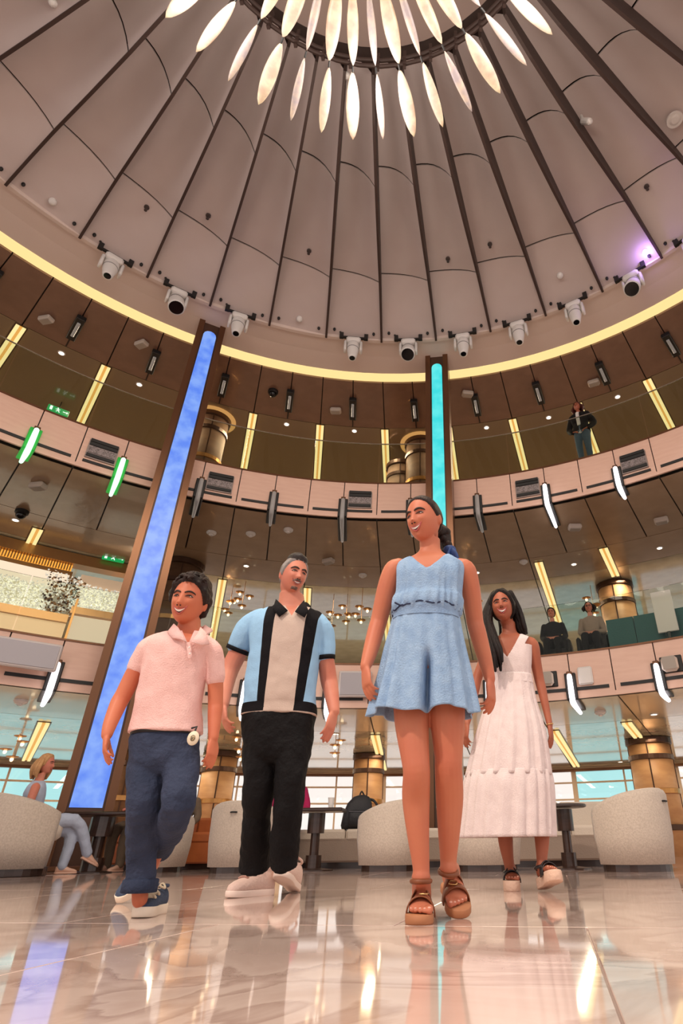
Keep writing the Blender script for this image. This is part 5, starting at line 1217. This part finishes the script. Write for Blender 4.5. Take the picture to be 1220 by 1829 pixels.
def locks(path, n, rr, jit):
    for i in range(n):
        o = r9.normal(0, jit, 3); ph = r9.uniform(0, 6); pts = []
        for j, p in enumerate(path):
            t = j / (len(path) - 1); pts.append(np.asarray(p) + o * (.5 + .7 * t) + np.array((.014 * math.sin(ph + 5 * t), .008 * math.cos(ph + 4 * t), 0)) * t)
        k = len(pts); lk.tube(pts, [rr * (1 - .15 * abs(j / (k - 1) - .4) - .55 * (j / (k - 1)) ** 3) for j in range(k)], 9, sub=4)
locks([at(884, 1062, 3.95), at(873, 1088, 3.93), at(869, 1112, 3.90), at(877, 1140, 3.84), at(886, 1164, 3.81), at(889, 1186, 3.81)], 16, .026, .020)
locks([at(878, 1075, 4.0), at(868, 1105, 4.0), at(868, 1130, 3.95), at(876, 1152, 3.88), at(884, 1172, 3.83)], 8, .026, .018)
locks([at(910, 1062, 3.96), at(920, 1085, 3.97), at(925, 1105, 3.97), at(930, 1122, 3.97), at(936, 1134, 3.98)], 10, .022, .015)
locks([at(900, 1062, 4.05), at(898, 1090, 4.08), at(902, 1115, 4.08), at(905, 1135, 4.08)], 8, .03, .02)
lk.obj('long_hair', M_hairw, wom, True, Lw)
M_wht = fabric('white_cotton', srgb(228, 212, 210), srgb(216, 198, 196), 18, (140, .3))
zV = at(906, 1170, 3.86)[2]; zS = at(906, 1136, YW)[2]; xV = at(907, 1170, 3.86)[0]; sw = at(943, 1140, YW)[0]; so0 = at(932, 1140, YW)[0]
def in_dress(p, a, s):
    fr = math.sin(a) < .3
    t = (p[2] - zV) / (zS - zV)
    if t < -.02: return True
    hw = .108 * max(t, 0) ** .9
    if not fr: hw = .07
    if abs(p[0] - xV) < hw: return False
    if abs(p[0] - xV) > hw + (.062 if t > .55 else .4) : return False
    return t < 1.25
garment([E_(1222, 880, 950, YW, .72)] + TR[2:8], 150, in_dress, .010, M_wht, wom, B, 'bodice', 220, puff=lambda a, s: .003 * math.sin(a * 16) * max(0, .5 - s))
def tier(rows, nr, a0, a1, cnt, name, seed):
    rs = rings_interp(rows, nr); out = []; ph = np.random.default_rng(seed).uniform(0, 6, 3)
    for i, (c, a, q) in enumerate(rs):
        t = i / (nr - 1); A_ = a0 + (a1 - a0) * t
        out.append(ringpts(c, a, q, 140, .95, rip=lambda g: A_ * (math.sin(g * cnt + ph[0] + .8 * math.sin(3 * g + ph[1])) + .45 * math.sin(g * (2 * cnt + 1) + ph[2]))))
    o = MB().loft(out, False, False).obj(name, M_wht, wom, True, Lw); s_ = o.modifiers.new('thick', 'SOLIDIFY'); s_.thickness = .006; s_.offset = 0; return o
tier([E_(1206, 881, 949, YW, .74), E_(1250, 870, 957, YW, .74), E_(1310, 852, 974, YW, .74), E_(1386, 834, 984, YW, .74)], 26, .008, .040, 17, 'skirt_upper_tier', 1)
tier([E_(1378, 836, 983, YW, .74), E_(1400, 829, 987, YW, .76), E_(1445, 824, 989, YW, .76), E_(1495, 819, 990, YW, .77)], 20, .018, .042, 22, 'skirt_lower_tier', 2)
b = MB(); b.tube([wr + np.array((.022 * math.cos(q), .022 * math.sin(q), .006 + .004 * math.cos(q))) for q in [2 * math.pi * i / 20 for i in range(21)]], .004, 6); b.obj('bracelet', M_buck, wom, True, Lw)
# ================================================================== people in the background
def figure(loc, face, lab, seated=True, seat=.45, s=1.0, top=None, bottom=None, skin=None, hair=None, long_hair=0.0, sleeves=True, look=(0, 4), arms='lap', cross=False, jacket=None, shoes=None, curly=False, glasses=False, crown=True):
    """local frame: x right, y forward, z up; built in place and turned by face (degrees, 0 faces +Y)"""
    o = empty('person', loc, rad(face), label=lab, cat='person'); o.scale = (s, s, s)
    hz = seat + .10 if seated else .92                      # hip height
    sh = hz + .50; body = MB()
    V = lambda *a: np.array(a, float)
    lean = -.05 if seated else 0
    T = [(V(0, 0, hz - .08), .155, .11), (V(0, 0, hz), .165, .115), (V(0, lean * .5, hz + .18), .135, .095), (V(0, lean, hz + .34), .165, .11), (V(0, lean, hz + .45), .175, .095), (V(0, lean, hz + .50), .13, .075), (V(0, lean, hz + .54), .055, .055), (V(0, lean, hz + .62), .05, .05)]
    TT = rings_interp(T, 26); body.loft([ringpts(c, a, b, 28) for c, a, b in TT])
    M180 = np.array(Matrix.Rotation(math.pi, 3, 'Z'))
    hd_ = Head(V(0, lean + .02, hz + .735), .225, 0, 0); yw, pt = look
    hd_.M = np.array(Matrix.Rotation(rad(yw), 3, 'Z')) @ M180 @ hd_.M; hd_.add(body, 40, 28)
    shd = []
    for sx in (-1, 1):
        S = V(sx * .185, lean, hz + .45)
        if arms == 'lap': Pn = [S, V(sx * .24, lean + .02, hz + .20), V(sx * .14, .24, hz + .10), V(sx * .06, .30, hz + .09)]
        elif arms == 'table': Pn = [S, V(sx * .25, .10, hz + .22), V(sx * .14, .34, hz + .20), V(sx * .06, .40, hz + .22)]
        elif arms == 'down': Pn = [S, V(sx * .24, lean - .02, hz + .18), V(sx * .25, .06, hz - .06), V(sx * .25, .09, hz - .12)]
        else: Pn = [S, V(sx * .30, -.06, hz + .20), V(sx * .20, .08, hz + .02), V(sx * .16, .10, hz + .0)]
        body.tube(Pn[:3], [.052, .044, .034], 12, sub=4); body.tube(Pn[2:], [.034, .028], 10); hand(body, Pn[3], Pn[3] - Pn[2], V(-sx * .5, 0, -.6), .165, sx, 25); shd.append(Pn)
    if seated:
        for sx in (-1, 1):
            kn = V(sx * .11, .44, hz - .02) if not (cross and sx > 0) else V(-.02, .46, hz + .10)
            ft = V(sx * .11, .46, .09) if not (cross and sx > 0) else V(-.16, .70, hz - .26)
            body.tube([V(sx * .09, 0, hz - .02), kn, ft], [.085, .062, .040], 12, sub=4); shd.append([V(sx * .09, 0, hz - .02), kn, ft])
    else:
        for sx in (-1, 1):
            body.tube([V(sx * .09, 0, hz - .05), V(sx * .10, .03, .50), V(sx * .10, 0, .09)], [.088, .058, .038], 12, sub=4); shd.append([V(sx * .09, 0, hz - .05), V(sx * .10, .03, .50), V(sx * .10, 0, .09)])
    fuse('body', body, skin, o, .009, 3)
    b = MB(); b.loft([ringpts(c, a + .014, q + .014, 28) for c, a, q in TT[:22]])
    if sleeves:
        for Pn in shd[:2]: b.tube(Pn[:3], [.066, .058, .046], 12, sub=4)
    fuse('top', b, top, o, .010, 3, (.014, .08))
    if jacket:
        b = MB()
        for sx in (-1, 1):
            Q = [ringpts(c + V(sx * a * .50, .0, 0), a * .62 + .02, q + .035, 24) for c, a, q in TT[3:21]]; b.loft(Q)
        for Pn in shd[:2]: b.tube(Pn[:3], [.078, .068, .056], 12, sub=4)
        j = fuse('jacket', b, jacket, o, .011, 3, (.016, .08))
        b = MB(); b.loft([ringpts(c + V(0, .05, 0), .055, q + .01, 16) for c, a, q in TT[6:20]]); fuse('shirt_front', b, top, o, .011, 2)
    if bottom:
        b = MB()
        for Pn in shd[2:]: b.tube(Pn, [.105, .078, .058], 12, sub=4)
        b.loft([ringpts(c, a + .018, q + .018, 28) for c, a, q in TT[:8]]); fuse('trousers', b, bottom, o, .011, 3, (.012, .07))
    for Pn in shd[2:]:
        ft = Pn[2]; d = V(0, 1, 0) if ft[2] < .12 else V(-.3, .8, -.4); h0 = ft - unit(d) * .07 - V(0, 0, .085)
        f_, r_, u_ = frame(h0, h0 + d); bb = MB(); sole(bb, h0, f_, r_, u_, .25, .09, 0, .02, 1); sh_ = bb.obj('shoe', shoes or M_black, o, True)
        bb = MB(); bb.loft([[h0 + f_ * (.25 * t) + r_ * (w * .09 * math.cos(q)) + u_ * (.012 + h * (.5 + .5 * math.sin(q))) for q in [2 * math.pi * i / 14 for i in range(14)]] for t, w, h in ((.02, .2, .06), (.12, .34, .085), (.35, .34, .08), (.62, .43, .05), (.85, .40, .035), (.97, .2, .02))]); bb.obj('upper', shoes or M_black, sh_, True)
    hd_.hair([(0, 50), (35, 42), (60, 22), (78, -12), (100, -22), (130, -40), (180, -50)], .018, .5 if curly else .2, 12, n=60, m_=40, seed=int(loc[0] * 7) % 50).obj('hair', hair, o, True)
    if long_hair:
        lk_ = MB(); rr = np.random.default_rng(3)
        for i in range(26):
            a = rad(rr.uniform(75, 285)); c = hd_.C + hd_.M @ V(.082 * math.sin(a), .098 * math.cos(a), .04); e = hd_.C + hd_.M @ V(.115 * math.sin(a), .105 * math.cos(a) - .01, -long_hair + rr.uniform(-.03, .03)); mdl = (c + e) / 2 + hd_.M @ V(.03 * math.sin(a) + rr.normal(0, .01), .02 * math.cos(a), 0)
            lk_.tube([c, mdl, e], [.022, .026, .010], 8, sub=5)
        lk_.obj('long_hair', hair, o, True)
    if not glasses: hd_.features(o, MATS['brow_dark'], MATS['lip_rose'], M_iris, (0, 0, 0), (0, 0), .6)
    else:
        hd_.features(o, MATS['brow_dark'], MATS['lip_rose'], M_iris, (0, 0, 0), (0, 0), .4); g = MB()
        for sx in (-1, 1): g.tube([hd_.surf(sx * .40 + .24 * math.cos(q), .04 + .17 * math.sin(q), .012) for q in [2 * math.pi * i / 16 for i in range(17)]], .003, 6)
        g.tube([hd_.surf(-.16, .06, .012), hd_.surf(.16, .06, .008)], .003, 6); g.obj('glasses', M_black, o)
    return o
K_blk = fabric('bg_black', srgb(22, 20, 22)); K_jean = fabric('bg_jeans', srgb(70, 84, 100)); K_white = fabric('bg_white', srgb(214, 208, 206)); K_sw = fabric('bg_beige', srgb(150, 130, 116)); K_pink = fabric('bg_magenta', srgb(176, 40, 90)); K_lil = fabric('bg_pale_blue', srgb(176, 186, 206)); K_khaki = fabric('bg_khaki', srgb(112, 96, 80))
H_dk = mat('hair_bg_dark', srgb(30, 20, 18), .55, spec=.25, bump=(40, .4)); H_red = mat('hair_bg_auburn', srgb(70, 30, 24), .55, spec=.25, bump=(40, .4)); H_bl = mat('hair_bg_blonde', srgb(196, 150, 100), .55, noise=(20, srgb(160, 112, 70), .7, 3, (3, 3, .5)), bump=(40, .4))
K_nude = mat('nude_leather', srgb(206, 164, 142), .5)
c = cyl(9.72, 25.6, 7.5); figure(c, 180 - 25.6 - 8, 'woman in a black jacket, white top and jeans standing on the upper gallery', False, s=1.0, top=K_white, bottom=K_jean, skin=S_wom, hair=H_red, long_hair=.13, jacket=K_blk, arms='hips', curly=True)
c = cyl(10.60, 18.0, 3.33); figure(c, 180 - 18.2, 'man in a black jacket sitting on the middle gallery', True, .40, top=K_blk, bottom=K_blk, skin=S_man, hair=H_dk)
c = cyl(10.60, 22.3, 3.33); figure(c, 180 - 22.2, 'woman in glasses and a beige sweater sitting on the middle gallery', True, .42, top=K_sw, bottom=K_blk, skin=S_man, hair=H_dk, long_hair=.06, glasses=True)
figure((-4.80, 7.66, 0), -62, 'blonde woman in a pale blue top sitting cross-legged in the tub chair', True, .38, s=.96, top=K_lil, bottom=K_lil, skin=S_man, hair=H_bl, long_hair=.15, sleeves=False, cross=True, shoes=K_nude, look=(-20, 0))
figure((-4.02, 9.02, 0), 160, 'person in black sitting on the orange banquette behind the walnut table', True, .42, s=.95, top=K_blk, bottom=K_khaki, skin=S_boy, hair=H_dk, arms='table', shoes=K_nude)
figure((-3.62, 9.16, 0), 185, 'person in dark trousers and black shoes on the orange banquette behind the boy', True, .42, s=.86, top=K_khaki, bottom=fabric('bg_olive', srgb(70, 68, 56)), skin=S_boy, hair=H_dk, arms='lap')
figure((-2.02, 8.72, 0), 190, 'person in magenta sleeves and black trousers sitting behind the man', True, .42, s=.95, top=K_pink, bottom=K_blk, skin=S_man, hair=H_dk, arms='table', long_hair=.1)

# ================================================================== labels that single out each of the alike fittings
ORD = ['first', 'second', 'third', 'fourth', 'fifth', 'sixth', 'seventh', 'eighth', 'ninth', 'tenth', 'eleventh', 'twelfth']
fam = {}
for o in bpy.data.objects:
    if o.parent is None and 'group' in o and 'label' in o: fam.setdefault((o['group'], o['label']), []).append(o)
TB, TCY = th(-6) + 1.15, th(2) - .3
for (g_, l_), L_ in fam.items():
    if len(L_) < 2 or 'tub chair' in l_: continue
    reg = {'a': [], 'b': [], 'c': []}
    for o in L_:
        x, y = o.location.x - AX, o.location.y - AY
        t = math.degrees(math.atan2(x, y)) if math.hypot(x, y) > .1 else -math.degrees(o.rotation_euler.z)
        reg['a' if t < TB else ('b' if t < TCY else 'c')].append((t, o))
    reg['a'].sort(key=lambda q: -q[0]); reg['b'].sort(key=lambda q: q[0]); reg['c'].sort(key=lambda q: q[0])
    for r_, ph in (('a', 'from blue column toward green lamps'), ('b', 'from blue column toward turquoise column'), ('c', 'from turquoise column toward standing woman')):
        for i, (t, o) in enumerate(reg[r_]): o['label'] = '%s, %s %s' % (l_, ORD[min(i, 11)], ph)
